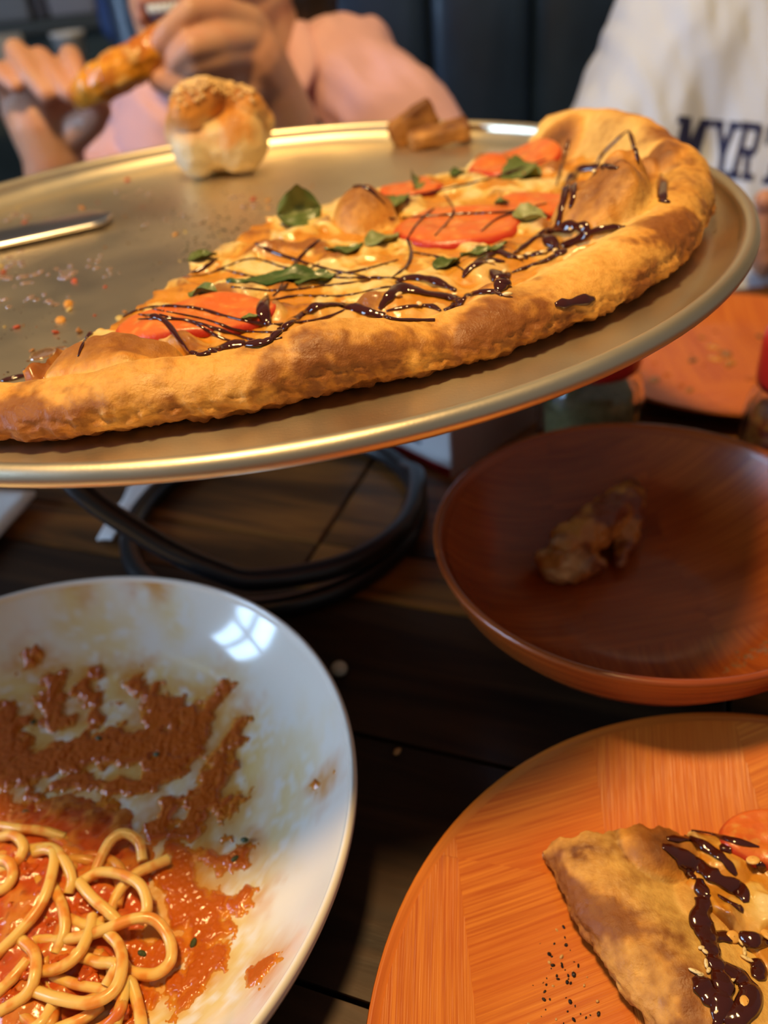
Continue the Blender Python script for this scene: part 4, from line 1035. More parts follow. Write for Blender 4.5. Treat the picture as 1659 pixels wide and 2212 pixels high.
# chewed chicken bone in the bowl
J = [on_bowl(1200, 1225, .008), on_bowl(1230, 1180, .013), on_bowl(1290, 1130, .016), on_bowl(1350, 1090, .015), on_bowl(1385, 1030, .012)]
pr = chain(J, [.0078, .010, .0105, .0085, .0030]) + chain([on_bowl(1215, 1235, .006), on_bowl(1290, 1215, .006)], [.006, .005]) + chain([on_bowl(1350, 1090, .012), on_bowl(1355, 1150, .008), on_bowl(1340, 1215, .005)], [.010, .007, .0025]) + [ellip(on_bowl(1185, 1210, .008), (.006, .006, .006)), ellip(on_bowl(1220, 1175, .018), (.007, .005, .005)), ellip(on_bowl(1395, 1015, .014), (.004, .004, .004))]
V, F, Nn = flesh(pr, .0010, 2); V = V + Nn * (.0018 * fbm(V[:, 0] * 130, V[:, 1] * 130, V[:, 2] * 130, 3))[:, None]
n = fbm(V[:, 0] * 70, V[:, 1] * 70, V[:, 2] * 70, 3); c = mixc(np.broadcast_to([.50, .21, .04], V.shape), [.20, .05, .018], sst(-.25, .3, n))
c = mixc(c, [.74, .58, .28], sst(.020, .004, np.linalg.norm(V - J[0], axis=1)) * sst(-.2, .2, n)); c = mixc(c, [.70, .40, .10], sst(.03, .0, np.linalg.norm(V - J[4], axis=1)) * .8)
tag(mk('chicken_bone', V, F, mat('chicken_mat', rough=.35, attr='Col', bump=(300, .4, .001), sss=.1, coat=.2), origin=tuple(J[1]), col=c), 'picked chicken wing lying in the dark wooden bowl', 'chicken')
# ================================================================== pizza slice on the front plate
SCN = np.array([.204, .151]); SZ = .0056
sl = thing('pizza_slice', (.09, .12, SZ), 'eaten-into pizza slice with charred crust on the orange wooden plate', 'pizza slice')
SRo = [(178, .1655), (181, .164), (188, .162), (194, .1600), (202, .1570), (212, .1535), (226, .150)]
Shc = [(178, .0135), (184, .0145), (195, .0150), (205, .0140), (226, .0130)]
Sb = [(.1290, 183.2, .0125, .0115, .0075, .7), (.122, 192, .010, .010, .003, .9), (.112, 186, .012, .010, .004, .8)]
Sbr = [(.1325, 182.8, .0115, .0105, 2.3), (.153, 183, .008, .007, 1.1), (.142, 196, .012, .018, .8), (.150, 204, .010, .016, .7), (.156, 192, .006, .012, .7), (.136, 203, .010, .012, .4), (.118, 185, .010, .008, .8), (.112, 188, .012, .010, .8), (.147, 189, .008, .01, .35)]
SA2, SB2 = make_pizza('slice', SCN, SZ, 180.8, 226, SRo, Shc, .030, Sb, Sbr, .060, sl, nph=300, nin=90, seed=40.0, wo=.0150, cin=.017)
ST = bvh([SA2, SB2])
l, n_ = hit(ST, 1625, 1815)
if l is not None: lay_disc(ST, sl, 'tomato_slice', l[0] + .006, l[1] - .0005, .0165, MATS['tomato_mat'], tomato_col, .0022, .62, -.1, seed=9.1)
tp = [(np.array([list(v.co) for v in o.data.vertices]) + np.array(wloc(o)), [list(p.vertices) for p in o.data.polygons]) for o in sl.children if o.name.startswith('tomato_slice')]
ST = bvh([SA2, SB2] + tp)
for pts, wpx in [([(1510, 1900), (1520, 1945), (1512, 1990), (1530, 2040), (1545, 2085), (1560, 2130), (1555, 2175), (1545, 2230)], 48), ([(1535, 2085), (1590, 2110), (1620, 2150), (1600, 2190), (1560, 2200)], 50), ([(1500, 2110), (1530, 2150), (1560, 2185)], 46),
                 ([(1520, 2022), (1560, 2025), (1610, 2030), (1665, 2035)], 30), ([(1430, 1828), (1470, 1850), (1520, 1880), (1560, 1905), (1600, 1925), (1612, 1950)], 34), ([(1440, 1812), (1500, 1818), (1560, 1855), (1590, 1890)], 22), ([(1455, 1850), (1480, 1870), (1500, 1900)], 26),
                 ([(1490, 1795), (1530, 1800), (1580, 1815), (1640, 1830)], 14), ([(1556, 1826), (1570, 1836), (1580, 1842)], 26), ([(1640, 1860), (1650, 1885)], 20), ([(1620, 2075), (1640, 2095), (1630, 2115)], 36), ([(1550, 1935), (1590, 1960), (1606, 1965)], 22)]:
    lay_drizzle(ST, sl, pts, wpx, flat=.32)
for k, (x, y) in enumerate([(1580, 2030), (1608, 2172), (1655, 2022), (1625, 1855)]):
    l, n_ = hit(ST, x, y)
    if l is None: continue
    V, F = ellip(l + n_ * .0012, (.0021, .0018, .0007), (.3, .2, k), 14, 8); mk('chilli_seed', V, F, mat('chilli_seed_mat', (.80, .44, .10), .35), sl)
for k, (x, y) in enumerate([(1512, 2052), (1522, 2085), (1500, 2102), (1528, 2100), (1562, 2110), (1572, 2125), (1545, 2165), (1520, 2145), (1575, 2140), (1520, 2060), (1550, 2185), (1600, 2027), (1510, 2108), (1605, 2060), (1610, 2075)]):
    l, n_ = hit(ST, x, y)
    if l is None: continue
    V, F = ellip(l + n_ * .0010, (.0010 + .0005 * (k % 3), .0006, .0004), (0, 0, k * 1.3), 8, 6); mk('seed_or_glint', V, F, sd, sl)
def pep(r_):
    x, y = r_.normal(1130, 75), r_.normal(2050, 75)
    if r_.rand() < .3: x, y = r_.uniform(1020, 1380), r_.uniform(1900, 2212)
    p = PZ(x, y, .0056)
    if np.hypot(*(p[:2] - OC)) > .085 or np.hypot(*(p[:2] - SCN)) < .164: return None
    return p
specks('pepper_specks', 'ground black pepper specks on the front wooden plate', 190, pep, .00058, [(.012, .008, .006), (.03, .02, .012), (.02, .012, .01), (.6, .35, .12)], 17, zfun=lambda x, y: .0056, cat='pepper', flatn=.6)

# ================================================================== shakers
def shaker(c, label, inside_cols, seed):
    s = thing('glass_shaker', (c[0], c[1], 0), label, 'shaker', 'glass spice shakers with red lids')
    R = .030
    pro = [(.0005, .0012), (.020, .0008), (.0255, .002), (.0290, .008), (R, .020), (R, .036), (.0285, .046), (.0245, .054), (.0235, .060), (.0215, .060), (.0222, .053), (.0262, .045), (.0276, .036), (.0276, .020), (.0268, .009), (.020, .0035), (.0005, .0035)]
    P = np.array(pro); segs = 120; a = np.linspace(0, 2 * np.pi, segs, endpoint=False)
    rib = 1 - .022 * (1 - np.abs(np.sin(a * 10))) ** 1.5
    ok = ((P[:, 1] > .006) & (P[:, 1] < .05) & (P[:, 0] > .0278)).astype(float)
    r = P[:, 0][:, None] * (1 + (rib - 1)[None, :] * ok[:, None])
    V = np.stack([c[0] + r * np.cos(a), c[1] + r * np.sin(a), np.repeat(P[:, 1][:, None], segs, 1)], -1).reshape(-1, 3)
    mk('glass_jar', V, gridfaces(len(P), segs, True), mat('clear_glass', (.95, .97, .96), .02, trans=1.0, ior=1.47), s)
    # lid
    pro = [(.0238, .0555), (.0262, .0560), (.0268, .060), (.0268, .078), (.0255, .083), (.021, .0868), (.015, .0885), (.0005, .089)]
    V, F = lathe(pro, 60, (c[0], c[1], 0)); lid = mk('lid', V, F, mat('red_plastic', (.55, .022, .016), .35, coat=.2), s, label='red plastic lid')
    V, F = join([lathe([(.0022, .0893), (.0022, .0886), (.0001, .0885)], 10, (c[0] + .010 * math.cos(q), c[1] + .010 * math.sin(q), 0)) for q in np.linspace(0, 6.28, 7)[:-1]]); mk('lid_holes', V, F, mat('hole_dark', (.05, .005, .005), .8), lid)
    # dry herbs or flakes inside: a packed core with loose flakes on it
    V, F = lathe([(.0005, .0045), (.019, .0045), (.0255, .010), (.0264, .020), (.0264, .036), (.024, .0385), (.012, .040), (.0005, .041)], 60, (c[0], c[1], 0))
    n = fbm(V[:, 0] * 500 + seed, V[:, 1] * 500, V[:, 2] * 500, 2); V[:, :2] = c + (V[:, :2] - c) * (1 + .012 * n)[:, None]
    o = mk('filling', V, F, mat('fill_core_%d' % seed, inside_cols[0], .8, col2=inside_cols[1], nscale=260, nlo=.42, nhi=.58), s); o['kind'] = 'stuff'
    r_ = np.random.RandomState(seed); parts = []; cols = []
    for k in range(700):
        q = r_.rand() * 6.3; z = r_.uniform(.012, .040); rr = .0262 if z < .036 else .0262 * r_.rand() ** .5
        v, f = ellip((c[0] + rr * math.cos(q), c[1] + rr * math.sin(q), z), (.0011, .0006, .0005), (r_.rand() * 3, r_.rand() * 3, r_.rand() * 3), 5, 4); parts.append((v, f)); cols.append(np.tile(inside_cols[r_.randint(len(inside_cols))], (len(v), 1)))
    V, F = join(parts); o = mk('flakes', V, F, mat('flake_mat', rough=.6, attr='Col'), s, col=np.vstack(cols)); o['kind'] = 'stuff'
    return s
shaker((.124, .408), 'ribbed glass shaker of dried green herbs half hidden under the pan', [(.24, .21, .08), (.34, .29, .12), (.14, .12, .05), (.42, .36, .17)], 3)
shaker((.2225, .358), 'ribbed glass shaker of red chilli flakes at the right edge', [(.20, .03, .012), (.40, .18, .04), (.10, .02, .01), (.5, .25, .06)], 4)

# ================================================================== menu tent card
K0 = PZ(976, 1030, 0)[:2]; KL = PZ(800, 945, 0)[:2]
dl = (KL - K0) / np.linalg.norm(KL - K0); dr2 = np.array([dl[1], -dl[0]])
dr2 = nrm([.80, .60]) if False else np.array([math.cos(math.radians(42)), math.sin(math.radians(42))])
HL, LL, LR = .100, .095, .085
mt_ = thing('menu_card', (K0[0], K0[1], 0), 'folded white menu card with red bottom edge standing under the pan', 'menu')
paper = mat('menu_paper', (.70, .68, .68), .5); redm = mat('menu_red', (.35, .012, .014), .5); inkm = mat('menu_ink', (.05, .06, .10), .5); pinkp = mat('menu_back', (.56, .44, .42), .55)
def panel(a, b, z0, z1, th, off, material, name, parent):
    d = nrm(np.append(b - a, 0)); n = np.array([d[1], -d[0], 0]); A = np.append(a, 0) + n * off; B = np.append(b, 0) + n * off
    V = []
    for q in (0, th):
        for p_, z in ((A, z0), (B, z0), (B, z1), (A, z1)): V.append(p_ + n * q + np.array([0, 0, z]))
    F = [[3, 2, 1, 0], [4, 5, 6, 7], [0, 1, 5, 4], [1, 2, 6, 5], [2, 3, 7, 6], [3, 0, 4, 7]]
    return mk(name, np.array(V), F, material, parent, smooth=False)
KLp = K0 + dl * LL; KRp = K0 + dr2 * LR
f1 = panel(KLp, K0, 0.0, HL, .0008, 0, paper, 'front_panel', mt_)
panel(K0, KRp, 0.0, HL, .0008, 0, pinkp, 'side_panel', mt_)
panel(KLp, K0, .0, .0055, .0003, .0009, redm, 'red_border', mt_)
# lines of print on the front panel (too blurred in the picture to read)
for (x0, y0, x1, y1, hh) in [(888, 921, 912, 930, .0050), (872, 936, 912, 956, .0026)]:
    def onp(x, y):
        d = ray(x, y); n = np.array([-dl[1], dl[0], 0.0]); t = ((np.append(K0, 0) - CAMPOS) @ n) / (d @ n); return CAMPOS + d * t
    A, B = onp(x0, y0), onp(x1, y1)
    a_, b_ = A[:2], B[:2]
    if (b_ - a_) @ dl > 0: a_, b_ = b_, a_
    zc = (A[2] + B[2]) / 2
    panel(a_, b_, zc - hh / 2, zc + hh / 2, .00015, .0010, inkm, 'print_line', f1)

# ================================================================== small things on the table
def sheet(name, corners, label, cat, material, wav, th=.0008, n=14, zlift=.0012, seed=0.0):
    c = [np.array(q) for q in corners]; u = np.linspace(0, 1, n)
    G = np.array([[(c[0] * (1 - a) + c[1] * a) * (1 - b) + (c[3] * (1 - a) + c[2] * a) * b for b in u] for a in u])
    G[..., 2] += zlift + wav * np.abs(fbm(G[..., 0] * 28 + seed, G[..., 1] * 28, 0, 3))
    V = np.vstack([(G + [0, 0, th]).reshape(-1, 3), G.reshape(-1, 3)]); nn = n * n
    F = gridfaces(n, n).tolist() + gridfaces(n, n, off=nn)[:, ::-1].tolist()
    for k in range(n - 1):
        for a, b in ((k, k + 1), ((n - 1) * n + k + 1, (n - 1) * n + k), ((k + 1) * n, k * n), (k * n + n - 1, (k + 1) * n + n - 1)): F.append([a, a + nn, b + nn, b])
    return tag(mk(name, V, F, material, origin=tuple(c[0])), label, cat)
pap = mat('napkin_paper', (.90, .89, .87), .75)
q0, q1 = PZ(80, 1075, .004), PZ(0, 1166, .004); dd = q1 - q0; dd = dd / np.linalg.norm(dd); pp = PZ(0, 1070, .004) - q0; pp = pp / np.linalg.norm(pp)
sheet('paper_napkin', [q0, q0 + dd * .075, q0 + dd * .075 + pp * .11, q0 + pp * .11], 'white paper napkin on the table at the left edge', 'napkin', pap, .0010, .003)
s0, s1 = PZ(228, 1172, .002), PZ(335, 1020, .002); ds = nrm(s1 - s0); ps = np.array([-ds[1], ds[0], 0])
w0, w1 = .0045, .0085
sheet('straw_wrapper', [s0 - ps * w0, s1 + ds * .05 - ps * w1, s1 + ds * .05 + ps * w1, s0 + ps * w0], 'crumpled white paper wrapper lying behind the stand coil', 'wrapper', pap, .004, .0012, seed=3.0)
p = PZ(733, 1444, .0035); V, F = ellip((p[0], p[1], .0034), (.0037, .0036, .0034), None, 18, 12); tag(mk('pearl_bead', V, F, mat('pearl', (.62, .62, .50), .3, coat=.3), origin=(p[0], p[1], 0)), 'small pale round bead on the dark table beside the white plate', 'bead')
p = PZ(858, 1624, .001); V, F = ellip((p[0], p[1], .0011), (.0019, .0013, .0011), (0, 0, .8), 10, 8); V = V + .0004 * fbm(V[:, 0] * 700, V[:, 1] * 700, V[:, 2] * 700, 2)[:, None]; tag(mk('bread_crumb', V, F, mat('crumb', (.55, .32, .12), .6), origin=(p[0], p[1], 0)), 'tiny tan crumb on the dark table between the plates', 'crumb')
# ================================================================== people
skin = mat('skin_mat', rough=.45, attr='Col', sss=.2, bump=(350, .12, .0006))
def Q(x, y, Y): return PY(x, y, Y)
def paint_skin(V, base, tipc=(), tips=.012):
    n = fbm(V[:, 0] * 30, V[:, 1] * 30, V[:, 2] * 30, 3); c = mixc(np.broadcast_to(base, V.shape), np.array(base) * [1.08, .82, .74], .35 * sst(-.3, .5, n))
    for t in tipc: c = mixc(c, [.66, .32, .24], .6 * np.exp(-(np.linalg.norm(V - t, axis=1) / tips) ** 2))
    return c
# ---------------------------------------------------------------- diner on the left, eating a wing
Lb = (.565, .315, .205)
hd = Q(430, -150, .90)                                            # middle of the head
neck0, neck1 = Q(590, 230, .915), Q(500, -60, .905)
mouth = Q(362, 32, .812)
def hand_left():
    w0 = Q(118, 345, .765); el = Q(160, 640, .80)
    pr = chain([el, w0], [.036, .026]) + chain([w0, Q(98, 275, .77)], [.026, .030])
    pr += [ellip(Q(92, 235, .785), (.036, .016, .040), (0, .15, 0))]
    fing = {'i': [(158, 205, .790), (152, 122, .772), (160, 140, .752), (172, 172, .742)], 'm': [(112, 190, .795), (88, 128, .768), (118, 165, .745), (150, 202, .734)],
            'r': [(64, 190, .795), (34, 110, .768), (66, 160, .745), (100, 204, .734)], 'p': [(30, 215, .790), (-14, 150, .768), (8, 165, .750), (34, 186, .742)]}
    rad = {'i': [.0105, .0092, .0085, .0075], 'm': [.011, .0098, .0090, .0078], 'r': [.0105, .0095, .0088, .0078], 'p': [.0095, .0085, .0078, .0068]}
    tips = []
    for k in fing: pts = [Q(*p) for p in fing[k]]; pr += chain(pts, rad[k]); tips.append(pts[-1])
    th = [Q(140, 300, .765), Q(196, 262, .752), Q(214, 236, .742), Q(196, 212, .738)]; pr += chain(th, [.017, .0125, .0105, .0085]); tips.append(th[-1])
    return pr, tips
def hand_right():
    w0 = Q(578, 178, .765); el = Q(660, 470, .83)
    pr = chain([el, Q(612, 270, .785), w0], [.040, .031, .0255]) + chain([w0, Q(545, 130, .755)], [.0255, .028])
    pr += [ellip(Q(520, 110, .750), (.030, .020, .034), (0, .35, .3))]
    fing = [([(538, 50, .748), (470, 22, .728), (412, 24, .712), (372, 62, .710), (338, 102, .712)], [.0125, .0112, .0100, .0095, .0082]),
            ([(540, 84, .742), (470, 92, .712), (416, 104, .700), (386, 130, .708), (366, 156, .716)], [.0125, .0112, .0102, .0095, .0082]),
            ([(540, 120, .742), (478, 128, .714), (424, 140, .704), (398, 160, .714), (384, 178, .722)], [.012, .0108, .0098, .0090, .0080]),
            ([(540, 150, .746), (488, 160, .724), (440, 172, .716), (412, 184, .722), (402, 196, .728)], [.011, .0100, .0090, .0082, .0072])]
    tips = []
    for pts, r in fing: P = [Q(*p) for p in pts]; pr += chain(P, r); tips.append(P[-1])
    th = [Q(530, 190, .745), Q(452, 202, .722), Q(395, 188, .712), Q(344, 172, .712)]; pr += chain(th, [.018, .0135, .0115, .0090]); tips.append(th[-1])
    return pr, tips
sh_r = Q(330, 300, .95); sh_l = Q(735, 150, .91)
torso0 = Q(540, 330, .935)
pl_ = thing('person', (torso0[0], torso0[1], -.30), 'person in a pink shirt eating an orange chicken wing with both hands', 'person')
prA, tA = hand_left(); prB, tB = hand_right()
elA, elB = Q(160, 640, .80), Q(660, 470, .83)
head = [ellip(hd, (.073, .088, .100)), ellip(hd + [-.012, -.040, -.055], (.050, .045, .055)), ellip(hd + [-.016, -.075, -.012], (.014, .022, .020)), ellip(hd + [.072, .01, -.01], (.010, .018, .028)), ellip(hd + [-.072, .01, -.01], (.010, .018, .028))]
jaw = [capsule(hd + [.045, -.005, -.055], mouth + [.030, .03, -.022], .030, .026), capsule(hd + [-.05, -.005, -.05], mouth + [-.010, .03, -.022], .026, .024), ellip(mouth + [.008, .016, -.034], (.026, .022, .018))]
lips = [capsule(mouth + [-.020, .006, .012], mouth + [.022, .006, .013], .006, .006), capsule(mouth + [-.018, .006, -.016], mouth + [.020, .006, -.015], .0065, .0065), capsule(mouth + [-.024, .010, -.002], mouth + [-.020, .008, .010], .006, .006)]
bodyp = head + jaw + lips + chain([neck0, neck1], [.052, .047]) + [ellip(torso0, (.135, .075, .15))] + chain([sh_r, elA], [.042, .034]) + chain([sh_l, Q(850, 430, .88), elB], [.042, .040, .036]) + prA + prB + [ellip(torso0 + [0, 0, -.16], (.12, .09, .14))]
V, F, Nn = flesh(bodyp, .0026, 3)
c = paint_skin(V, Lb, tA + tB)
c = mixc(c, [.42, .12, .11], .8 * np.exp(-(((V - mouth) / [.028, .02, .019]) ** 2).sum(1) ** 2))
mk('body', V, F, skin, pl_, col=c)
V, F = ellip(mouth + [0, .004, -.001], (.017, .012, .0095)); mk('mouth', V, F, mat('mouth_dark', (.09, .02, .02), .5), pl_)
tp = []
for k in range(6): tp.append(boxv(mouth + [-.0125 + .005 * k, -.0075 + .0010 * abs(k - 2.5), .0055], (.0047, .004, .007), 0, .0012))
V, F = join(tp); mk('teeth', V, F, mat('teeth_mat', (.72, .78, .80), .25), pl_)
# hair
hp = [ellip(hd + [.006, .028, .034], (.090, .088, .104)), ellip(hd + [.055, .045, -.04], (.045, .055, .09))] + chain([hd + [.06, .05, -.02], Q(640, -40, .95), Q(668, 30, .945)], [.05, .042, .026]) + chain([Q(690, -20, .93), Q(694, 20, .925)], [.024, .016])
V, F, Nn = flesh(hp, .004, 3); V = V + Nn * (.003 * fbm(V[:, 0] * 120, V[:, 1] * 120, V[:, 2] * 20, 3))[:, None]
keep = np.ones(len(V), bool)
mk('hair', V, F, mat('hair_black', (.010, .007, .006), .4, stretch=(1, 1, .1), bump=(400, .4, .002)), pl_)
def face_bits(h, cx, parent):
    """eyes with iris, brows"""
    for s in (-1, 1):
        e = h + np.array([s * .030 + cx, -.079, .022])
        V, F = ellip(e, (.0135, .009, .0085)); ey = mk('eye', V, F, mat('eye_white', (.70, .66, .62), .25), parent)
        V, F = ellip(e + [0, -.0062, -.0005], (.0058, .0036, .0062)); mk('iris', V, F, mat('eye_mat', (.03, .018, .012), .15), ey)
        V, F, _n = flesh([capsule(e + [-.015, .001, .0075], e + [.015, .001, .0075], .0042, .0042)], .0015, 2); mk('eyelid', V, F, mat('lid_skin', (.46, .24, .16), .5), ey)
        V, F = tube(spline([e + [-.019, .0, .015], e + [0, -.004, .020], e + [.019, .0, .016]], 14), np.interp(np.linspace(0, 1, 14), [0, .4, 1], [.0018, .0034, .0015]), 8, flat=.6); mk('eyebrow', V, F, MATS['hair_black'], parent)
face_bits(hd, -.012, pl_)
# pink shirt: a shell round the trunk and the upper arms
shp = [ellip(torso0 + [0, .006, -.012], (.150, .088, .155)), ellip(torso0 + [0, .006, -.16], (.14, .10, .16)), ellip(torso0 + [-.03, -.03, .01], (.10, .07, .10))]
shp += chain([Q(745, 165, .905), Q(850, 262, .875), Q(885, 330, .865)], [.052, .058, .060]) + chain([sh_r + [0, 0, -.005], sh_r * .55 + elA * .45], [.050, .052])
shp += chain([Q(700, 130, .93), Q(770, 130, .915)], [.040, .042])
V, F, Nn = flesh(shp, .0042, 5)
fold = fbm(V[:, 0] * 14 + V[:, 2] * 16, V[:, 1] * 10, V[:, 2] * 5 - V[:, 0] * 6, 3); rid = 1 - np.abs(fold) * 2.2
V = V + Nn * (.0055 * fold + .004 * np.clip(rid, -1, 1) * sst(-.1, .2, fbm(V[:, 0] * 6, V[:, 1] * 6, V[:, 2] * 6 + 3, 2)))[:, None]
mk('shirt', V, F, mat('pink_cotton', (.76, .46, .47), .8, bump=(900, .25, .0008), col2=(.70, .42, .45), nscale=14), pl_)
col_ = [Q(640, 60, .90), Q(655, 120, .875), Q(640, 190, .86), Q(612, 262, .855)]
V, F = tube(spline(col_, 30), np.interp(np.linspace(0, 1, 30), [0, .5, 1], [.014, .017, .012]), 12, flat=.6); mk('collar', V, F, MATS['pink_cotton'], pl_)
# dark strap that shows under the forearm
V, F = tube(spline([Q(655, 235, .84), Q(668, 252, .835), Q(690, 275, .835)], 14), .010, 10, flat=.6); mk('watch_strap', V, F, mat('strap_dark', (.02, .02, .03), .5), pl_)
# the wing in the hands
J = [Q(178, 205, .722), Q(205, 186, .714), Q(250, 160, .710), Q(300, 130, .712), Q(338, 98, .718), Q(365, 66, .730)]
pr = chain(J, [.0105, .0140, .0152, .0145, .0125, .0085]) + chain([J[-1], Q(392, 48, .745)], [.006, .004]) + [ellip(Q(190, 208, .716), (.010, .008, .009)), ellip(Q(240, 152, .706), (.012, .008, .010)), ellip(Q(300, 150, .708), (.012, .008, .009))]
V, F, Nn = flesh(pr, .0014, 3); n = fbm(V[:, 0] * 110, V[:, 1] * 110, V[:, 2] * 110, 3); V = V + Nn * (.0012 * n)[:, None]
c = mixc(np.broadcast_to([.80, .32, .02], V.shape), [.55, .16, .014], sst(-.1, .45, fbm(V[:, 0] * 50, V[:, 1] * 50, V[:, 2] * 50, 3))); c = mixc(c, [.82, .52, .16], .6 * sst(.25, .5, n))
tag(mk('chicken_wing', V, F, mat('wing_mat', rough=.25, attr='Col', bump=(260, .4, .001), coat=.4, sss=.1), origin=tuple(J[2]), col=c), 'orange sauced chicken wing held between both hands of the pink-shirted person', 'chicken')

# ---------------------------------------------------------------- diner on the right in a white sweatshirt
tr0 = Q(1800, 260, .90)
prn = thing('person', (tr0[0], tr0[1], -.30), 'person in a white sweatshirt with navy letters at the right', 'person')
hd2 = np.array([tr0[0] + .02, tr0[1] - .01, tr0[2] + .40])
armE = Q(1720, 620, .66)
handR = [Q(1690, 470, .655), Q(1662, 520, .650), Q(1655, 560, .652)]
body2 = [ellip(hd2, (.073, .09, .105)), ellip(hd2 + [0, -.04, -.06], (.05, .045, .05)), ellip(hd2 + [0, -.085, -.012], (.013, .02, .02))] + chain([hd2 + [0, .01, -.06], tr0 + [0, .02, .16]], [.05, .055]) + [ellip(tr0 + [0, .02, -.02], (.13, .08, .16))]
body2 += chain([Q(1900, 480, .70), Q(1745, 500, .66), Q(1700, 500, .655)], [.034, .030, .026]) + [ellip(Q(1676, 505, .655), (.026, .016, .036))]
for k, (x0, y0, x1, y1, x2, y2) in enumerate([(1672, 470, 1650, 470, 1646, 510), (1668, 495, 1644, 500, 1640, 535), (1672, 520, 1645, 528, 1642, 558), (1680, 545, 1652, 556, 1650, 580)]):
    body2 += chain([Q(x0, y0, .650), Q(x1, y1, .640), Q(x2, y2, .642)], [.0100, .0095, .0080])
body2 += chain([Q(1700, 460, .652), Q(1672, 440, .640), Q(1652, 432, .636)], [.013, .0105, .0085])
V, F, Nn = flesh(body2, .003, 3); mk('body', V, F, skin, prn, col=paint_skin(V, (.52, .27, .165)))
V, F, Nn = flesh([ellip(hd2 + [0, .030, .034], (.088, .090, .106))], .005, 2); mk('hair', V, F, MATS['hair_black'], prn)
face_bits(hd2, 0.0, prn)
V, F = ellip(hd2 + [0, -.078, -.05], (.022, .008, .006)); mk('lips', V, F, mat('lip_mat', (.40, .13, .11), .4), prn)
shp = [ellip(tr0 + [0, .02, .02], (.175, .105, .19)), ellip(tr0 + [0, .01, -.14], (.185, .135, .20))]
shp += chain([Q(1600, -120, .87), Q(1470, 130, .84), Q(1330, 420, .82), Q(1330, 560, .80)], [.070, .078, .074, .064]) + chain([tr0 + [.14, -.01, .11], tr0 + [.20, -.03, -.12], Q(1905, 485, .71)], [.07, .066, .046])
shp += chain([Q(1620, -60, .86), Q(1600, 330, .83), Q(1600, 700, .79)], [.08, .098, .110]) + chain([Q(1560, 690, .70), Q(1800, 690, .70)], [.055, .06])
V, F, Nn = flesh(shp, .005, 6)
a_ = V[:, 0] * 26 + V[:, 2] * 9
fold = fbm(a_, V[:, 1] * 6, V[:, 2] * 4, 3)
V = V + Nn * (.006 * fold + .004 * fbm(V[:, 0] * 45, V[:, 1] * 20, V[:, 2] * 9, 2))[:, None]
sh2 = mk('sweatshirt', V, F, mat('white_fleece', (.58, .65, .78), .85, bump=(1100, .25, .0008)), prn)
SHT = bvh([(V, F)])
# navy block letters following the cloth
def glyph(ch):
    """strokes as quads in a unit box (0..1, 0..1), slab serif college letters"""
    t = .24
    if ch == 'M': return [[(.08, 0), (.08 + t, 0), (.08 + t, 1), (.08, 1)], [(.68, 0), (.68 + t, 0), (.68 + t, 1), (.68, 1)], [(.10, 1), (.36, 1), (.62, .28), (.40, .28)], [(.64, 1), (.90, 1), (.60, .28), (.38, .28)], [(-.04, 0), (.42, 0), (.42, .13), (-.04, .13)], [(.58, 0), (1.04, 0), (1.04, .13), (.58, .13)], [(-.04, .87), (.30, .87), (.30, 1), (-.04, 1)], [(.70, .87), (1.04, .87), (1.04, 1), (.70, 1)]]
    if ch == 'Y': return [[(.38, 0), (.62, 0), (.62, .48), (.38, .48)], [(.38, .40), (.60, .48), (.30, 1), (.06, 1)], [(.40, .48), (.62, .40), (.94, 1), (.70, 1)], [(.22, 0), (.78, 0), (.78, .13), (.22, .13)], [(-.04, .87), (.40, .87), (.40, 1), (-.04, 1)], [(.60, .87), (1.04, .87), (1.04, 1), (.60, 1)]]
    if ch == 'R': return [[(.10, 0), (.34, 0), (.34, 1), (.10, 1)], [(.10, .86), (.80, .86), (.90, 1), (.10, 1)], [(.70, .52), (.96, .52), (.96, .94), (.70, .94)], [(.30, .42), (.84, .42), (.96, .56), (.30, .56)], [(.46, .46), (.72, .46), (.92, 0), (.66, 0)], [(-.02, 0), (.46, 0), (.46, .13), (-.02, .13)], [(.56, 0), (1.06, 0), (1.06, .13), (.56, .13)], [(-.02, .87), (.3, .87), (.3, 1), (-.02, 1)]]
    if ch == 'T': return [[(.38, 0), (.62, 0), (.62, 1), (.38, 1)], [(0, .86), (1, .86), (1, 1), (0, 1)], [(0, .66), (.15, .66), (.15, 1), (0, 1)], [(.85, .66), (1, .66), (1, 1), (.85, 1)], [(.22, 0), (.78, 0), (.78, .13), (.22, .13)]]
navy = mat('navy_print', (.016, .020, .075), .7)
# each letter box in the picture: lower-left, lower-right, upper-right, upper-left
boxes = {'M': [(1440, 372), (1500, 378), (1538, 258), (1468, 250)], 'Y': [(1528, 382), (1582, 388), (1598, 264), (1544, 258)], 'R': [(1572, 384), (1622, 392), (1652, 268), (1604, 262)], 'T': [(1632, 396), (1690, 402), (1722, 276), (1660, 270)]}
for ch, bx4 in boxes.items():
    B = np.array(bx4, float); parts = []
    for quad in glyph(ch):
        qd = np.array(quad, float); n = 9; u = np.linspace(0, 1, n); VV = []; ok = True
        for a in u:
            for b in u:
                p = (qd[0] * (1 - a) + qd[1] * a) * (1 - b) + (qd[3] * (1 - a) + qd[2] * a) * b
                s = (B[0] * (1 - p[0]) + B[1] * p[0]) * (1 - p[1]) + (B[3] * (1 - p[0]) + B[2] * p[0]) * p[1]
                l, nn = hit(SHT, *s)
                if l is None: ok = False; break
                VV.append(l + nn * .0008)
            if not ok: break
        if ok: parts.append((np.array(VV), gridfaces(n, n)))
    if parts:
        V2, F2 = join(parts); mk('letter', V2, F2, navy, sh2, label='navy block letter %s' % ch)

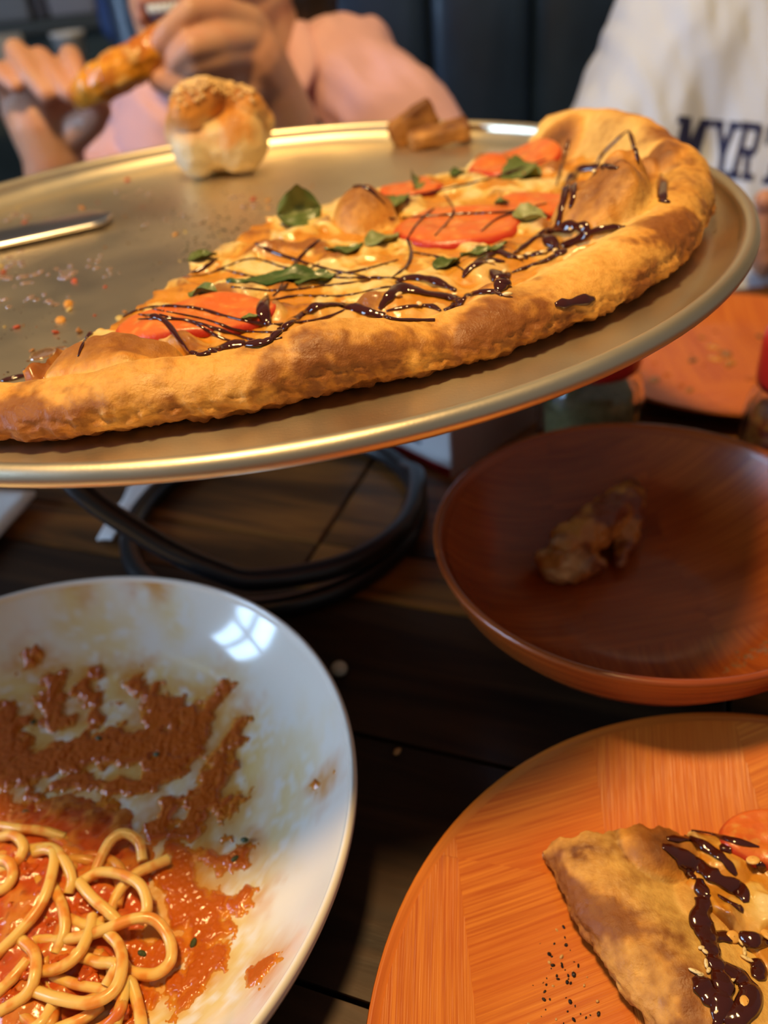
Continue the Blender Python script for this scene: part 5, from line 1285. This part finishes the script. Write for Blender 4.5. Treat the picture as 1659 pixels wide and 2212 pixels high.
# ---------------------------------------------------------------- far room on the left
def far(x, y, Y): return PY(x, y, Y)
ct = far(60, 55, 2.9); cz = ct[2]
cn = thing('service_counter', (-1.0, 2.95, FLOORZ), 'dark teal service counter far behind the diners', 'counter')
V, F = boxv((-1.0, 3.0, (cz + FLOORZ) / 2), (1.7, .5, cz - FLOORZ - .03)); mk('counter_front', V, F, mat('teal_panel', (.07, .11, .11), .6, col2=(.10, .14, .14), nscale=5), cn, smooth=False)
V, F = boxv((-1.0, 2.98, cz), (1.76, .58, .035), 0, .006); mk('counter_top', V, F, mat('counter_grey', (.10, .12, .12), .4), cn)
for k, (x0, x1, h, cl, lab) in enumerate([(-20, 72, .12, (.50, .52, .56), 'grey tray box on the far counter at the left edge'), (86, 108, .09, (.22, .20, .22), 'dark narrow box between paler boxes on the far counter'), (116, 215, .13, (.66, .62, .66), 'pale pinkish box on the far counter beside the blue sleeve')]):
    a_, b_ = far(x0, 45, 2.85), far(x1, 45, 2.85); zc = cz + .0175
    V, F = join([boxv(((a_[0] + b_[0]) / 2, 2.92, zc + h / 2), (abs(b_[0] - a_[0]), .18, h), 0, .006), boxv(((a_[0] + b_[0]) / 2, 2.92, zc + h - .02), (abs(b_[0] - a_[0]) + .012, .19, .022), 0, .004)])
    tag(mk('storage_box', V, F, mat('box_%d' % k, cl, .6), origin=((a_[0] + b_[0]) / 2, 2.92, zc)), lab, 'box', 'boxes on the far counter')
# server in blue, arm hanging
ar0, ar1 = far(248, -60, 2.3), far(262, 62, 2.25)
sv = thing('person', (ar0[0] + .16, 2.35, FLOORZ), 'distant person in a blue shirt with one arm hanging', 'person')
bx_ = np.array([ar0[0] + .20, 2.40, 0])
V, F, Nn = flesh([capsule(bx_ + [-.09, 0, FLOORZ + .06], bx_ + [-.09, 0, .05], .065, .085), capsule(bx_ + [.09, 0, FLOORZ + .06], bx_ + [.09, 0, .05], .065, .085), ellip(bx_ + [0, 0, .32], (.16, .10, .30)), ellip(bx_ + [0, 0, .78], (.075, .09, .11))] + chain([bx_ + [0, 0, .5], bx_ + [0, 0, .7]], [.05, .05]) + chain([bx_ + [-.17, 0, .52], ar0 + [0, 0, .05], ar1, ar1 + [.004, -.01, -.035], far(268, 96, 2.24)], [.04, .038, .03, .024, .018]) + chain([bx_ + [.17, 0, .52], bx_ + [.22, 0, .2], bx_ + [.22, -.04, -.02]], [.04, .036, .026]), .012, 3)
mk('body', V, F, skin, sv, col=paint_skin(V, (.45, .24, .17)))
V, F, Nn = flesh([ellip(bx_ + [0, 0, .30], (.185, .125, .31))] + chain([bx_ + [-.17, 0, .52], ar0 + [0, 0, .05], far(257, 50, 2.26)], [.055, .050, .046]) + [ellip(far(262, 62, 2.25), (.050, .04, .016))] + chain([bx_ + [.17, 0, .52], bx_ + [.22, 0, .2]], [.055, .05]), .012, 3)
mk('blue_shirt', V, F, mat('blue_cotton', (.045, .095, .30), .8, col2=(.06, .13, .36), nscale=10), sv)
V, F, Nn = flesh([capsule(bx_ + [-.09, 0, FLOORZ + .05], bx_ + [-.09, 0, .04], .075, .10), capsule(bx_ + [.09, 0, FLOORZ + .05], bx_ + [.09, 0, .04], .075, .10)], .015, 3); mk('trousers', V, F, mat('dark_trousers', (.02, .02, .03), .8), sv)
# side table with a white cup in front of the counter
tz = far(170, 168, 2.0)[2]
sc_ = far(165, 168, 2.0)
sdt = thing('side_table', (-.75, 2.1, FLOORZ), 'dark square dining table in the far left background', 'table')
V, F = boxv((-.95, 2.1, tz - .02), (.75, .5, .04), 0, .005); mk('table_top', V, F, mat('far_table', (.045, .035, .03), .4), sdt)
V, F = boxv((-.95, 2.1, (tz + FLOORZ) / 2 - .02), (.08, .08, tz - FLOORZ - .04)); mk('pedestal', V, F, MATS['far_table'], sdt, smooth=False)
V, F = boxv((-.95, 2.1, FLOORZ + .012), (.4, .4, .024)); mk('foot', V, F, MATS['far_table'], sdt, smooth=False)
hC = .085; V, F = lathe([(.0005, 0), (.026, 0), (.034, hC * .9), (.036, hC * .9), (.036, hC), (.033, hC), (.025, .004), (.0005, .004)], 32, (sc_[0], sc_[1] + .02, tz)); tag(mk('white_cup', V, F, mat('white_plastic', (.75, .78, .80), .4), origin=(sc_[0], sc_[1] + .02, tz)), 'white cup on the dark far table behind the raised hand', 'cup')
tag(mk('menu_stand', *boxv((sc_[0] - .16, sc_[1] + .06, tz + .045), (.10, .02, .09), .3, .003), mat('stand_grey', (.35, .37, .38), .5), origin=(sc_[0] - .16, sc_[1] + .06, tz)), 'grey card holder on the far table at the left', 'card holder')
